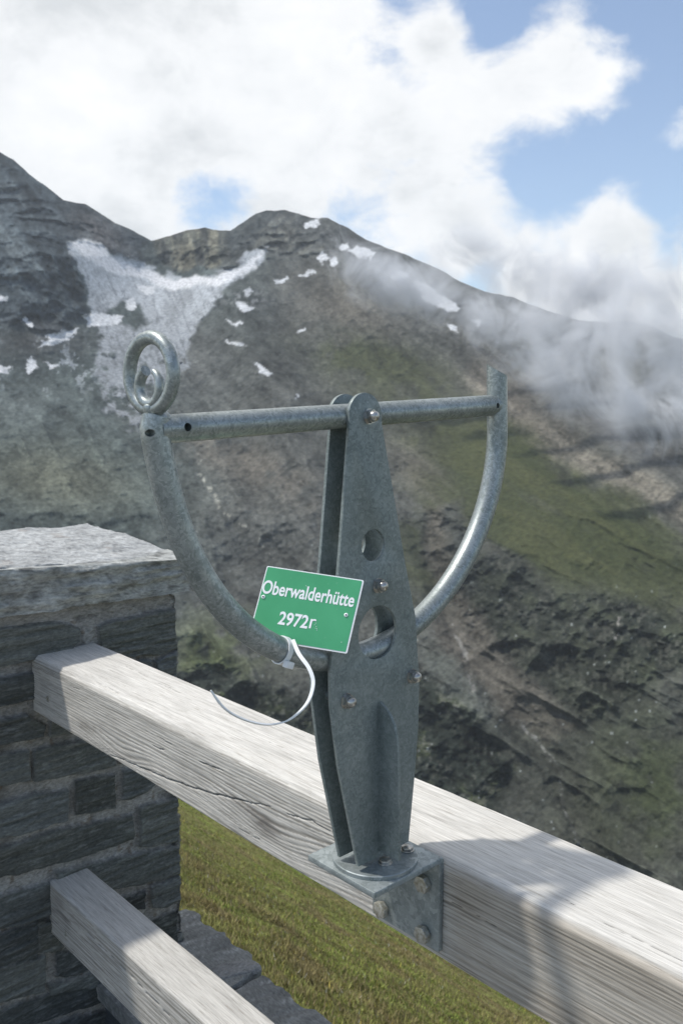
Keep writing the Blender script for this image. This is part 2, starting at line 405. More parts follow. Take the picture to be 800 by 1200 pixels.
ins=[p+(c-p)*0 for p,c in zip(sq,sq)];cc=sum(sq)/4
ins=[TL+ex*.0012-ey2*.0012,TR-ex*.0018-ey2*.0012,BR-ex*.0018+ey2*.0016,BL+ex*.0012+ey2*.0016]
v,f=extrude_poly([p+nz*.0004 for p in rnd(ins,.0015)],-nz*.0006);o=mk('green_face',v,f,MSG,sign,so)
def text(body,name,a0,a1,bb,bt_,off=.02,sx=None):
    cu=bpy.data.curves.new('t','FONT');cu.body=body;cu.size=1;cu.extrude=.004;cu.offset=off;cu.resolution_u=4
    o=bpy.data.objects.new('t',cu);col.objects.link(o);bpy.context.view_layer.update();me=evalmesh(o);bpy.data.objects.remove(o)
    n=len(me.vertices);co=np.empty(n*3);me.vertices.foreach_get('co',co);co=co.reshape(-1,3)
    x0,x1=co[:,0].min(),co[:,0].max();H=.73
    a=a0+(co[:,0]-x0)/(x1-x0)*(a1-a0);b2=bb-(bb-bt_)*co[:,1]/H
    w=TL+a[:,None]*(TR-TL)+b2[:,None]*(BL-TL)+nz*(.0006+co[:,2:3]*.03)-so
    me.vertices.foreach_set('co',w.astype(np.float32).ravel());me.materials.clear();me.materials.append(MSW)
    p=bpy.data.objects.new(name,me);col.objects.link(p);p.parent=sign
text('Oberwalderhütte','lettering',.012,.955,.378,.19,.018)
text('2972','lettering',.255,.555,.757,.58,.022)
# the last letter has flaked: a stroke, a stub and specks of paint
def lp(a,b2,h=.0006): return TL+a*(TR-TL)+b2*(BL-TL)+nz*h
def quad(q): return extrude_poly([lp(*p) for p in q],nz*.0002)
fl=[quad([(.572,.625),(.592,.625),(.592,.75),(.572,.75)]),quad([(.592,.628),(.612,.618),(.628,.625),(.628,.645),(.61,.64),(.592,.652)])]
for a,b2,s in ((.628,.665,.006),(.622,.69,.005),(.640,.71,.006),(.648,.735,.007),(.632,.735,.004),(.655,.755,.005),(.44,.19,.006),(.452,.2,.004),(.92,.86,.006)):
    fl.append(quad([(a,b2),(a+s,b2+s*.4),(a+s*.8,b2+s*1.6),(a-s*.3,b2+s)]))
for v,f in fl[:2]:mk('lettering',v,f,MSW,sign,so)
for v,f in fl[2:]:mk('paint_speck',v,f,MSW,sign,so)
for a,b2 in ((.045,.43),(.905,.50)):
    rv=mk('rivet',*lathe_mesh(lp(a,b2,.0004),nz,[(.0023,0),(.0021,.0008),(.0012,.0012)],16),MSW,sign,so)
    mk('rivet_pin',*lathe_mesh(lp(a,b2,.0016),nz,[(.0009,0),(.0009,.0002)],10),MH,rv,so)
# =================================================================== CABLE TIE
tc=P_[1:-3];i0=int(np.argmin(np.linalg.norm(tc-onp(329,762),axis=1)))
c0=tc[i0];T0=tc[i0+1]-tc[i0-1];T0/=np.linalg.norm(T0)
def strip(pts,wdir,w,t):
    pts=np.asarray(pts,float);T=np.gradient(pts,axis=0);T/=np.linalg.norm(T,axis=1)[:,None]
    wd=np.broadcast_to(np.asarray(wdir,float),pts.shape);wd=wd-T*(wd*T).sum(1)[:,None];wd/=np.linalg.norm(wd,axis=1)[:,None]
    nn=np.cross(T,wd);n=len(pts);w=np.broadcast_to(w,(n,))[:,None]
    V=np.stack([pts+wd*w/2+nn*t/2,pts-wd*w/2+nn*t/2,pts-wd*w/2-nn*t/2,pts+wd*w/2-nn*t/2],1).reshape(-1,3)
    f=[tuple(x) for x in grid_faces(n,4,True)]+[(3,2,1,0),tuple(4*(n-1)+k for k in range(4))];return V,f
_,n1,b1=frame(T0+np.array([0,.25,.0]));T0b=np.cross(n1,b1)
a=np.linspace(0,2*np.pi,40);loop=c0+(rad*1.10)*(np.cos(a)[:,None]*n1+np.sin(a)[:,None]*b1)
tie=empty('cable_tie',W(c0),'white plastic cable tie with long curled tail on the curved tube below the green sign','cable tie')
tb=W(c0)
v,f=strip(loop,T0b,.0052,.0011);o=mk('tie_loop',W(v),f,MPL,tie,tb);smooth_by_angle(o,50)
hp=atd(338,779,.762)
hs=np.array([.0045,.0035,.0035]);e_,n_,b_=T0b,n1,b1
V=[hp+sx*e_*.0042+s1*n_*.0030+s2*b_*.0030 for sx in(-1,1) for s1 in(-1,1) for s2 in(-1,1)]
o=mk('tie_head',W(V),[(0,1,3,2),(4,6,7,5),(0,4,5,1),(2,3,7,6),(0,2,6,4),(1,5,7,3)],MPL,tie,tb);bevel(o,.0008)
tail=cat([atd(343,750,.768),atd(350,766,.752),atd(362,783,.742),atd(367,800,.735),atd(362,820,.728),atd(350,835,.722),atd(333,846,.716),atd(310,849,.71),atd(283,842,.705),atd(262,829,.70),atd(247,809,.695)],10)
wv=np.linspace(.0034,.0026,len(tail));wv[-8:]=np.linspace(.0036,.0012,8)
wd=np.array([ (1-t)*rt+t*(rt*.2+up*.5-fw*.8) for t in np.linspace(0,1,len(tail))])
v,f=strip(tail,wd,wv,.0011);o=mk('tie_tail',W(v),f,MPL,tie,tb);smooth_by_angle(o,50)
# =================================================================== WOODEN RAILS
def rail(name,label,xa,xb,y0,z1,w,h,rc,pith,spacing,seed,cracks,stains,dx=.0022,dp=.0011,screw=None,tone=1.,wob=.004,knots=(),brown=None):
    # perimeter (counter-clockwise seen from +X): y,z rounded rectangle; big radius on the near top edge
    def arcs(cy,cz,r,a0,a1): 
        n=max(6,int(r*abs(a1-a0)/dp));return [(cy+r*math.cos(t),cz+r*math.sin(t),math.cos(t),math.sin(t)) for t in np.linspace(a0,a1,n)]
    def line(p,q,n_): 
        L=math.hypot(q[0]-p[0],q[1]-p[1]);n=max(2,int(L/dp));return [(p[0]+(q[0]-p[0])*t,p[1]+(q[1]-p[1])*t,*n_) for t in np.linspace(0,1,n,endpoint=False)[1:]]
    rs=.003
    pr=[]
    pr+=arcs(y0+rc,z1-rc,rc,math.pi,math.pi/2)                       # near top edge
    pr+=line((y0+rc,z1),(y0+w-rs,z1),(0,1))
    pr+=arcs(y0+w-rs,z1-rs,rs,math.pi/2,0)
    pr+=line((y0+w,z1-rs),(y0+w,z1-h+rs),(1,0))[::6]
    pr+=arcs(y0+w-rs,z1-h+rs,rs,0,-math.pi/2)[::3]
    pr+=line((y0+w-rs,z1-h),(y0+rs,z1-h),(0,-1))[::3]
    pr+=arcs(y0+rs,z1-h+rs,rs,-math.pi/2,-math.pi)
    pr+=line((y0,z1-h+rs),(y0,z1-rc),(-1,0))
    pr=np.array(pr);n=len(pr)
    xs=[xa];x=xa
    while x<xb: x+=dx*(1 if x<-.05 else 3);xs.append(x)
    xs=np.array(xs);X=xs[:,None]+0*pr[None,:,0];Yv=pr[None,:,0]+0*X;Zv=pr[None,:,1]+0*X
    ny=pr[None,:,2]+0*X;nzv=pr[None,:,3]+0*X
    Pn=V3(X,Yv,Zv)
    kn=0                                                              # knots bend the rings
    yy=Yv-(y0+pith[0]);zz=Zv-(z1+pith[1])-pith[2]*(X-xa)
    rr=np.hypot(yy,zz)
    rr=rr+.0060*fbm(V3(X*2.4,Yv*9,Zv*9),3,seed)+.0005*fbm(V3(X*14,Yv*60,Zv*60),3,seed+5)
    for (kx,kz,ka,kb,kamp) in knots: rr=rr+kamp*np.exp(-(((X-kx)/ka)**2+((Zv-kz)/kb)**2))
    ph=rr/spacing+1.3*vnoise(V3(rr*70,rr*0,rr*0),seed+9)+.5*vnoise(V3(rr*240,rr*0,rr*0),seed+19)
    s=ph-np.floor(ph)
    late=sst(s,.22,.5)*(1-sst(s,.93,1.))
    patch=fbm(V3(X*5,Yv*22,Zv*22),4,seed+40)
    fib=fbm(V3(X*9,Yv*420,Zv*420),3,seed+50)
    fib2=fbm(V3(X*45,Yv*900,Zv*900),2,seed+60)
    topf=sst(nzv,.3,.95);front=sst(-ny,.4,.95)
    amp=.00032+.00030*front
    d=-amp*(1-late)*(.8+.4*patch)-.00022*np.abs(fib)-.0001*fib2
    edge=(1-np.abs(np.abs(ny)-np.abs(nzv)))*(np.abs(ny)>.02)*(np.abs(nzv)>.02)
    d+=-wob*.55*sst(edge,.0,1.)*(.5+.5*fbm(V3(X*16,Yv*5,Zv*5),4,seed+70))
    d+=wob*.35*fbm(V3(X*2.2,Yv*6,Zv*6),3,seed+80)
    base_=np.array([.55,.522,.465])*tone;bleach=np.array([.665,.640,.585])*tone;dark=np.array([.23,.212,.18])*tone
    k=np.clip(.30+.35*patch+.9*topf*1.,0,1)[...,None]
    C=base_*(1-k)+bleach*k
    dk=np.clip((1-sst(late,.0,.75))*(1-.78*topf)*np.clip(.55+.75*patch+.5*vnoise(V3(ph*1.7,X*1.2,X*0),seed+77),.1,1.),0,1)[...,None]
    C=C*(1-dk*.8)+dark*dk*.8
    fk=np.clip(.5*fib+.35*fib2,-.5,.5)[...,None];C=C*(1+.26*fk)
    blot=sst(fbm(V3(X*10,Yv*34,Zv*34),5,seed+90),.12,.5)[...,None];C=C*(1-.18*blot*(1-.5*topf[...,None]))
    fine=sst(fbm(V3(X*9,Yv*330,Zv*330),3,seed+95),.22,.42)[...,None];C=C*(1-.22*fine*(1-.45*topf[...,None]))
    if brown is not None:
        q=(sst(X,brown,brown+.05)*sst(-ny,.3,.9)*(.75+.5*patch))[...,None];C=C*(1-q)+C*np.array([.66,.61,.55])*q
    for pl,wd_,dep,face in cracks:
        pl=np.asarray(pl,float);best=np.full(X.shape,9.);A=X;B=Zv if face=='f' else Yv
        B=B+.0016*fbm(V3(X*60,X*0,X*0),3,seed+3)
        for q in range(len(pl)-1):
            ax_,bz_=pl[q];cx_,dz_=pl[q+1];vx,vz=cx_-ax_,dz_-bz_;t=np.clip(((A-ax_)*vx+(B-bz_)*vz)/(vx*vx+vz*vz),0,1)
            best=np.minimum(best,np.hypot(A-ax_-t*vx,(B-bz_-t*vz)))
        L0,L1=pl[:,0].min(),pl[:,0].max();tap=np.clip(np.minimum(A-L0,L1-A)/(.25*(L1-L0))+.25,.05,1)
        on=(front if face=='f' else topf)>.5
        mk_=(1-sst(best,wd_*tap*.35,wd_*tap))*on;d-=dep*mk_;C=C*(1-.75*mk_[...,None])
    for (cx,cb,ra,rb,face,st) in stains:
        B=Zv if face=='f' else Yv;on=(front if face=='f' else topf)
        q=np.exp(-(((X-cx)/ra)**2+((B-cb)/rb)**2))*on*(.75+.8*fbm(V3(X*40,Yv*150,Zv*150),4,seed+99));q=np.clip(q*st,0,.85)[...,None]
        C=C*(1-q)+np.array([.13,.115,.10])*q
    Pn=Pn+V3(0*d,ny*d,nzv*d)
    v=W(Pn.reshape(-1,3));f=grid_faces(len(xs),n,True)
    org=W([xa,y0+w/2,z1-h])
    o=mk(name,v,f,MWOOD,None,org,True,np.clip(C.reshape(-1,3),.02,.85))
    import bmesh
    bm=bmesh.new();bm.from_mesh(o.data);bm.verts.ensure_lookup_table()
    bm.faces.new([bm.verts[i] for i in range(n)]);bm.faces.new([bm.verts[(len(xs)-1)*n+i] for i in range(n)][::-1])
    bmesh.ops.recalc_face_normals(bm,faces=bm.faces);bm.to_mesh(o.data);bm.free()
    tag(o,label,'rail')
    if screw is not None:
        c=unp(*screw,(0,1,0),y0)
        so_=mk('screw',*(lambda t:(W(t[0]),t[1]))(lathe_mesh(c+np.array([0,.0005,0]),(0,-1,0),[(.0052,0),(.0050,.0012),(.0034,.0016),(.0032,.0008)],18)),MBZ,o,org)
        smooth_by_angle(so_)
    return o
def fz(pl,y=Y0): return [ (lambda p:(p[0],p[2]))(unp(u,v,(0,1,0),y)) for u,v in pl]
def tz(pl,z=ZT): return [ (lambda p:(p[0],p[1]))(unp(u,v,(0,0,1),z)) for u,v in pl]
cr=[(fz([(128,884),(160,897),(200,914),(250,930),(317,946)]),.0013,.005,'f'),
    (fz([(335,953),(360,960),(386,973)]),.0009,.003,'f'),
    (fz([(232,892),(247,897),(262,904)]),.0011,.003,'f'),
    (fz([(178,873),(186,877),(194,880)]),.0010,.002,'f'),
    (tz([(262,850),(272,853),(283,858)]),.0006,.0015,'t'),(tz([(316,870),(335,878)]),.0005,.001,'t')]
gq=np.random.default_rng(12)
for k_ in range(13):
    x_=gq.uniform(-1.45,-.1);L_2=gq.uniform(.02,.09);f_=gq.random()<.6
    b_0=(ZT-.014-gq.random()*.088) if f_ else (Y0+.014+gq.random()*.1)
    cr.append(([(x_,b_0),(x_+L_2*.5,b_0+gq.normal(0,.0006)),(x_+L_2,b_0+gq.normal(0,.001))],.00045+.00025*gq.random(),.0010,'f' if f_ else 't'))
s1=fz([(312,968)])[0];s2=fz([(100,852)])[0];s3=fz([(286,945)])[0]
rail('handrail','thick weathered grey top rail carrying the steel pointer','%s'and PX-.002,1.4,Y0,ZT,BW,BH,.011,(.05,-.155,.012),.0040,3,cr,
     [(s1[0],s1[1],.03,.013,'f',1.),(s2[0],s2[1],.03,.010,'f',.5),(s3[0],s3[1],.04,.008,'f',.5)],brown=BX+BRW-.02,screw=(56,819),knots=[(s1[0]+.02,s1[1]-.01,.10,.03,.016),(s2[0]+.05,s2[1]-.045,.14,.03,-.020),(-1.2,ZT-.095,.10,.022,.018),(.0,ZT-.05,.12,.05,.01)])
LY=.6535;LZ=-.8935
rail('lower_rail','thinner weathered grey lower rail fixed to the pillar below the top rail',PX-.002,1.4,LY,LZ,.078,.104,.006,(.03,-.13,.01),.0042,23,
     [([(-1.36,LZ-.03),(-1.2,LZ-.036),(-1.02,LZ-.045)],.0008,.003,'f')],[(-1.44,LZ-.05,.02,.012,'f',.4)],dx=.0026,dp=.0022,screw=(77,1094),tone=.9)
# =================================================================== STONE PILLAR
YL=.33;XB=-1.87;ZB=-1.28;ZP=-.372
def fq(pl): 
    P=unp([p[0] for p in pl],[p[1] for p in pl],(1,0,0),PX);return P[:,1:]
L_=-150
def ext(v,sl=-.17): return v-(L_)*0
stones=[
 [(-60,752),(0,738),(58,730),(92,738),(92,752),(70,770),(0,779),(-60,790)],
 [(115,733),(160,722),(208,713),(210,758),(186,766),(150,770),(120,768)],
 [(184,775),(209,763),(209,800),(190,806),(184,800)],
 [(0,796),(38,789),(70,786),(70,812),(38,819),(0,824)],[(76,784),(176,775),(178,806),(78,813)],
 [(0,844),(33,837),(54,850),(50,862),(0,871)],[(60,845),(120,832),(122,852),(60,860)],[(128,830),(209,812),(209,838),(130,852)],
 [(0,886),(31,881),(34,912),(0,919)],[(41,880),(90,870),(133,866),(133,897),(60,911),(42,914)],[(142,868),(209,850),(209,878),(143,893)],
 [(0,940),(40,932),(78,927),(78,962),(40,971),(0,980)],[(88,917),(110,912),(135,909),(135,945),(112,951),(89,955)],[(145,903),(178,898),(186,914),(168,930),(144,937)],
 [(190,893),(209,885),(209,908),(192,915)],
 [(0,990),(70,973),(155,955),(157,988),(80,1008),(0,1029)],[(165,948),(185,942),(206,938),(207,983),(186,987),(165,990)],
 [(66,1021),(130,1008),(209,990),(209,1022),(170,1034),(110,1042),(68,1042)],
 [(0,1045),(57,1034),(96,1031),(96,1052),(58,1071),(0,1083)],[(104,1048),(130,1040),(131,1062),(106,1068)],
 [(178,1040),(210,1027),(210,1053),(195,1060),(178,1060)],[(137,1055),(170,1047),(170,1062),(152,1069),(138,1068)],
 [(175,1081),(206,1070),(207,1104),(186,1102),(174,1094)],[(110,1076),(168,1073),(168,1098),(112,1102)],
 [(0,1090),(43,1082),(43,1120),(0,1128)],[(47,1081),(60,1081),(76,1102),(70,1112),(47,1113)],[(82,1096),(104,1092),(104,1110),(86,1112)],
 [(110,1108),(206,1110),(206,1128),(112,1134)],
 [(0,1131),(50,1120),(51,1158),(0,1169)],[(66,1112),(92,1120),(104,1138),(86,1143),(67,1143)],[(58,1152),(112,1142),(113,1160),(60,1166)],
 [(0,1181),(60,1166),(117,1150),(121,1173),(60,1192),(0,1206)],[(128,1150),(205,1136),(205,1160),(130,1176)],
 [(60,1200),(150,1180),(205,1166),(205,1200),(140,1215),(60,1232)],[(0,1216),(50,1206),(50,1240),(0,1250)],
 [(-20,1260),(100,1238),(205,1214),(205,1260),(100,1282),(-20,1300)],
]
ST=[]
for p in stones:
    q=fq([(u,v) for u,v in p]);ST.append(q)
ymin=fq([(0,900)])[0,0]
rg=np.random.default_rng(3)
# stones that meet the left picture edge reach on out of frame, with the joints at random places
ST2=[]
for q in ST:
    q=q.copy();mk0=q[:,0]<ymin+.006
    if mk0.any():
        e=.02+.12*rg.random();zs=q[mk0,1];q[mk0,0]-=e
        ST2.append(q);x1=ymin-e-.014
        while x1>YL+.03:
            x0=max(YL+.004,x1-.06-.12*rg.random());ST2.append(np.array([(x0,zs.max()),(x1,zs.max()),(x1,zs.min()),(x0,zs.min())]));x1=x0-.014
    else:ST2.append(q)
def area(q): return .5*np.sum(q[:,0]*np.roll(q[:,1],-1)-np.roll(q[:,0],-1)*q[:,1])
ST2=[q if area(q)>0 else q[::-1] for q in ST2]
def stonefield(a,z,polys,seed):
    a=a+.0035*fbm(V3(a*40,z*40,a*0),4,seed);z=z+.0045*fbm(V3(a*30,z*40,z*0+5),4,seed+3)
    best=np.full(a.shape,-1.);idx=np.zeros(a.shape,int)
    for k,q in enumerate(polys):
        sd=np.full(a.shape,9.)
        for i in range(len(q)):
            p0=q[i];p1=q[(i+1)%len(q)];e=p1-p0;L=np.hypot(*e)
            if L<1e-5:continue
            sd=np.minimum(sd,(e[0]*(z-p0[1])-e[1]*(a-p0[0]))/L)
        upd=sd>best;best=np.where(upd,sd,best);idx=np.where(upd,k,idx)
    return best,idx
def rects(a0,a1,seed):
    g=np.random.default_rng(seed);out=[];z=ZP-.012
    while z>ZB:
        h=.026+.022*g.random();x=a0+.003
        while x<a1-.02:
            x1=min(a1-.003,x+.06+.14*g.random())
            if a1-x1<.04:x1=a1-.003
            j=.006*g.random()
            out.append(np.array([(x,z-h+j),(x1,z-h-j*.3),(x1,z-j),(x,z)]));x=x1+.011
        z-=h+.011
    return [q if area(q)>0 else q[::-1] for q in out]
st=.0017
segs=[]   # perimeter: -X side ... list of (x,y,nx,ny,face,a)
ya=np.arange(YL,PY,st);pts=[]
for y in ya:pts.append((PX,y,1,0,0,y))
for x in np.arange(PX,XB,-st*2):pts.append((x,PY,0,1,1,x))
for y in np.arange(PY,YL,-st*6):pts.append((XB,y,-1,0,2,y))
for x in np.arange(XB,PX,st*3):pts.append((x,YL,0,-1,3,x))
pts=np.array(pts);zr=np.arange(ZB,ZP+st,st)
n=len(pts);Z=zr[:,None]+0*pts[None,:,0];Xp=pts[None,:,0]+0*Z;Yp=pts[None,:,1]+0*Z;A=pts[None,:,5]+0*Z
sd=np.zeros(Z.shape);idx=np.zeros(Z.shape,int)
for fc,polys,seed in ((0,ST2,1),(1,rects(XB,PX,5),2),(2,rects(YL,PY,6),3),(3,rects(XB,PX,8),4)):
    cs=np.where(pts[:,4]==fc)[0];s_,i_=stonefield(A[:,cs],Z[:,cs],polys,seed);sd[:,cs]=s_;idx[:,cs]=i_+fc*300
P3=V3(Xp,Yp,Z)
lay=fbm(V3(Xp*12,Yp*12,Z*130),5,77);rough=fbm(P3*60,4,78);fine=fbm(P3*260,3,79)
sd=sd+.0042*(.6+.8*_h(idx,idx*0+1,idx*0,4))+.001;ms=sst(sd,.0006,.0038);rndi=_h(idx,idx*0+3,idx*0,5);rnd2=_h(idx,idx*0+9,idx*0,6)
hgt=ms*(.0075+.006*rndi+.0045*lay+.0015*rough)+(1-ms)*(.0035*rough+.0012*fine)
hgt+= .0006*fine
nx=pts[None,:,2]+0*Z;ny=pts[None,:,3]+0*Z
# soften the corner
P3=P3+V3(nx*hgt,ny*hgt,0*hgt)-V3(nx,ny,0*nx)*.006
sc0=np.array([.125,.134,.128]);lite=np.array([.36,.38,.375]);mort=np.array([.46,.44,.40])
vein=sst(fbm(V3(Xp*40,Yp*40,Z*300),4,81),.08,.4)[...,None]*.45
Cst=sc0*(.60+.95*rndi[...,None])*(1+.35*lay[...,None]);Cst=Cst*(1-vein)+lite*vein
Cst=Cst*(1-.12*rnd2[...,None]*np.array([0,.3,1.]))
Cm=mort*(1+.35*rough[...,None]+.2*fine[...,None]);bl=sst(fbm(P3*16,4,83),.05,.5)[...,None];Cm=Cm*(1-.45*bl)
C=Cst*ms[...,None]+Cm*(1-ms[...,None])
smear=sst(fbm(P3*34,4,84),.22,.5)[...,None]*sst(-sd,-.012,.0)[...,None]*.5;C=C*(1-smear)+mort*.8*smear
rust=sst(fbm(P3*70,3,85),.42,.6)[...,None]*.5*(1-ms[...,None]);C=C*(1-rust)+np.array([.16,.09,.03])*rust
pbase=W([(PX+XB)/2,(YL+PY)/2,ZB])
pillar=empty('stone_pillar',pbase,'dark slate masonry pillar with a pale rough cap stone at the left end of the rails','pillar')
mk('masonry',W(P3.reshape(-1,3)),grid_faces(len(zr),n,True),MSTONE,pillar,pbase,True,np.clip(C.reshape(-1,3),.01,.6))
# ---- rough slabs
def slab(name,top,bot,res,fdisp,fcol,m,parent,org,label=None):
    """top/bot: 4 corners each (x,y,z) counter-clockwise; displaced box"""
    top=np.array(top,float);bot=np.array(bot,float);V=[];Fs=[];k=0
    L=[np.linalg.norm(top[(i+1)%4]-top[i]) for i in range(4)];nu=max(3,int(max(L[0],L[2])/res));nv=max(3,int(max(L[1],L[3])/res));nh=max(3,int(np.linalg.norm(top[0]-bot[0])/res))
    def bil(a,b,c,d,n1_,n2_,flip):
        nonlocal k
        s=np.linspace(0,1,n1_)[:,None,None];t=np.linspace(0,1,n2_)[None,:,None]
        G=(1-s)*(1-t)*a+s*(1-t)*b+s*t*c+(1-s)*t*d;V.append(G.reshape(-1,3));f=grid_faces(n1_,n2_)
        Fs.append((f[:,::-1] if flip else f)+k);k+=n1_*n2_
    bil(top[0],top[1],top[2],top[3],nu,nv,True);bil(bot[0],bot[1],bot[2],bot[3],nu,nv,False)
    for i in range(4):
        j=(i+1)%4;bil(bot[i],bot[j],top[j],top[i],(nu if i%2==0 else nv),nh,True)
    V=np.vstack(V);Fs=np.vstack(Fs);c=V.mean(0)
    # pseudo normals: direction to the surface from a shrunken core box
    lo,hi=V.min(0),V.max(0);q=min(hi-lo)*.5
    core=np.clip(V,lo+q*.6,hi-q*.6);nn=V-core;nn/=np.maximum(np.linalg.norm(nn,axis=1),1e-6)[:,None]
    D=fdisp(V,nn);V2=V+D
    o=mk(name,W(V2),Fs,m,parent,org,False,np.clip(fcol(V2,nn),.01,.8));smooth_by_angle(o,75)
    if label:o['label']=label
    return o
ctop=[(-1.475,YL-.05,-.262),(-1.478,.968,-.306),(-1.865,.930,-.268),(-1.90,YL-.05,-.262)]
cbot=[(-1.488,YL-.05,-.366),(-1.490,1.005,-.379),(-1.880,.955,-.37),(-1.90,YL-.05,-.37)]
def cdisp(V,nn):
    lay=fbm(V3(V[:,0]*7,V[:,1]*7,V[:,2]*60),5,101);r=fbm(V*28,5,102);big=fbm(V*7,3,103)
    st_=np.floor((V[:,2]+.006*r)*70)/70-V[:,2]
    edge=sst(np.abs(nn[:,2]),.25,.8)*(1-sst(np.abs(nn[:,2]),.9,1.))
    d=(.017*lay*(1-np.abs(nn[:,2])*.5)+.008*r+.010*big-.008*edge*(1+1.5*big))
    top=sst(nn[:,2],.8,1.);h=top*.005*(np.floor(fbm(V3(V[:,0]*8,V[:,1]*8,V[:,2]*3),4,107)*5)/5)
    out=nn*d[:,None]*np.array([1,1,.55]);out[:,2]+=h;return out
def ccol(V,nn):
    a=fbm(V3(V[:,0]*22,V[:,1]*22,V[:,2]*130),5,104)[:,None];b_=fbm(V*45,4,105)[:,None];c2=fbm(V*13,4,106)[:,None]
    top=sst(nn[:,2],.55,.95)[:,None]
    C=np.array([.63,.64,.60])*(1+.9*a+.5*b_)*(1-top)*.9+np.array([.60,.61,.595])*(1+.35*a+.25*b_)*top
    dk=sst(a,.1,.45);C=C*(1-.65*dk*(1-.5*top));lt=sst(-a+.3*b_,.15,.5);C=C*(1+.45*lt*(1-top))
    ru=sst(fbm(V*26,4,108)[:,None],.38,.55);C=C*(1-ru*.25)+np.array([.33,.23,.15])*ru*.25
    return C
slab('cap_stone',ctop,cbot,.0042,cdisp,ccol,MCAP,pillar,pbase,'pale grey rough cap stone')
# mortar bed under the cap
def md(V,nn): return nn*(.003*fbm(V*50,4,111))[:,None]
def mc(V,nn): return np.array([.44,.42,.38])*(1+.3*fbm(V*30,4,112)[:,None]-.3*sst(fbm(V*60,3,113)[:,None],.1,.5))
slab('mortar_bed',[(PX-.003,YL+.004,-.365),(PX-.003,PY-.008,-.372),(XB+.02,PY-.008,-.36),(XB+.02,YL+.004,-.36)],[(PX-.003,YL+.004,-.39),(PX-.003,PY-.008,-.395),(XB+.02,PY-.008,-.39),(XB+.02,YL+.004,-.39)],.004,md,mc,MSTONE,pillar,pbase)
# =================================================================== LOW WALL WITH SLATE COPING
SZ=-1.142
wbase=W([-.3,.85,-1.28])
wall=empty('low_wall',wbase,'low slate wall with flat grey coping slabs at the foot of the pillar, above the meadow','wall')
def sdisp(V,nn):
    r=fbm(V*22,5,121);lay=fbm(V3(V[:,0]*9,V[:,1]*9,V[:,2]*90),4,122);e=fbm(V3(V[:,0]*26,V[:,1]*8,V[:,2]*0),5,123)
    d=.0035*lay;out=nn*d[:,None];out[:,1]+=np.where(nn[:,1]>.5,.016*e,0);out[:,0]+=.008*fbm(V*15,3,125)*np.abs(nn[:,0])
    strk=fbm(V3(V[:,0]*75-V[:,1]*30,V[:,1]*10,V[:,2]*8),4,124);out[:,2]+=np.where(nn[:,2]>.4,.0035*strk+.002*r,0);return out
def scol(V,nn):
    a=fbm(V3(V[:,0]*150-V[:,1]*60,V[:,1]*20,V[:,2]*60),4,131)[:,None];b_=fbm(V*18,4,132)[:,None];C=np.array([.29,.295,.28])*(1+.55*a+.35*b_)
    return C*(1+.5*sst(a,.2,.6))
xj=unp(305,1140,(0,0,1),SZ)[0]
slabs=[(-2.6,-1.63,.735),(-1.615,xj-.006,.74),(xj+.008,-.52,.74),(-.505,.2,.74),(.215,1.1,.735)]
for i,(a,b_,y0) in enumerate(slabs):
    yo=1.018 if i==1 else 1.004
    z0=SZ+(.0 if i%2 else -.002)
    k1=.03*(i==1)
    slab('coping_slab',[(a,y0,z0),(b_+k1,y0,z0),(b_-k1*.3,yo,z0),(a,yo,z0)],[(a+.004,y0+.004,z0-.034),(b_+k1,y0+.004,z0-.034),(b_,yo-.004,z0-.034),(a,yo-.006,z0-.034)],.0065 if i in(1,2) else .014,sdisp,scol,MSLAB,wall,wbase)
# pale mortar smear at the joint
mp=[(246,1136),(256,1131),(270,1128),(290,1127),(304,1129),(306,1134),(298,1139),(284,1143),(268,1147),(255,1150),(247,1146)]
mpz=unp([p[0] for p in mp],[p[1] for p in mp],(0,0,1),SZ+.001);cen=mpz.mean(0)
ringsV=[cen+np.array([0,0,.0045])];Fm=[]
nn_=48;mpc=cat(np.vstack([mpz,mpz[:1]]),5)[:-1];nn_=len(mpc)
for k,(s,zh) in enumerate(((.35,.0042),(.6,.004),(.8,.0035),(.93,.002),(1.,-.006))):
    for p in mpc:
        q=cen+(p-cen)*s;q=q+np.array([0,0,zh+.0012*float(vnoise(q*120,5))]);ringsV.append(q)
for k in range(4):
    for i in range(nn_):
        a=1+k*nn_+i;b_=1+k*nn_+(i+1)%nn_;Fm.append((a,b_,b_+nn_,a+nn_))
for i in range(nn_):Fm.append((0,1+(i+1)%nn_,1+i))
Vm=np.array(ringsV);o=mk('mortar_patch',W(Vm),Fm,MSTONE,wall,wbase,True,np.array([.33,.33,.32])*(1+.15*fbm(Vm*60,3,7)[:,None]));smooth_by_angle(o,80)
slab('wall_body',[(-2.6,.76,SZ-.036),(1.1,.76,SZ-.036),(1.1,.985,SZ-.036),(-2.6,.985,SZ-.036)],[(-2.6,.76,-3.6),(1.1,.76,-3.6),(1.1,.985,-3.6),(-2.6,.985,-3.6)],.03,lambda V,nn:nn*(.012*fbm(V3(V[:,0]*9,V[:,1]*9,V[:,2]*30),4,141))[:,None],lambda V,nn:np.array([.10,.11,.115])*(1+.5*fbm(V3(V[:,0]*9,V[:,1]*9,V[:,2]*40),4,142)[:,None]),MSTONE,wall,wbase)
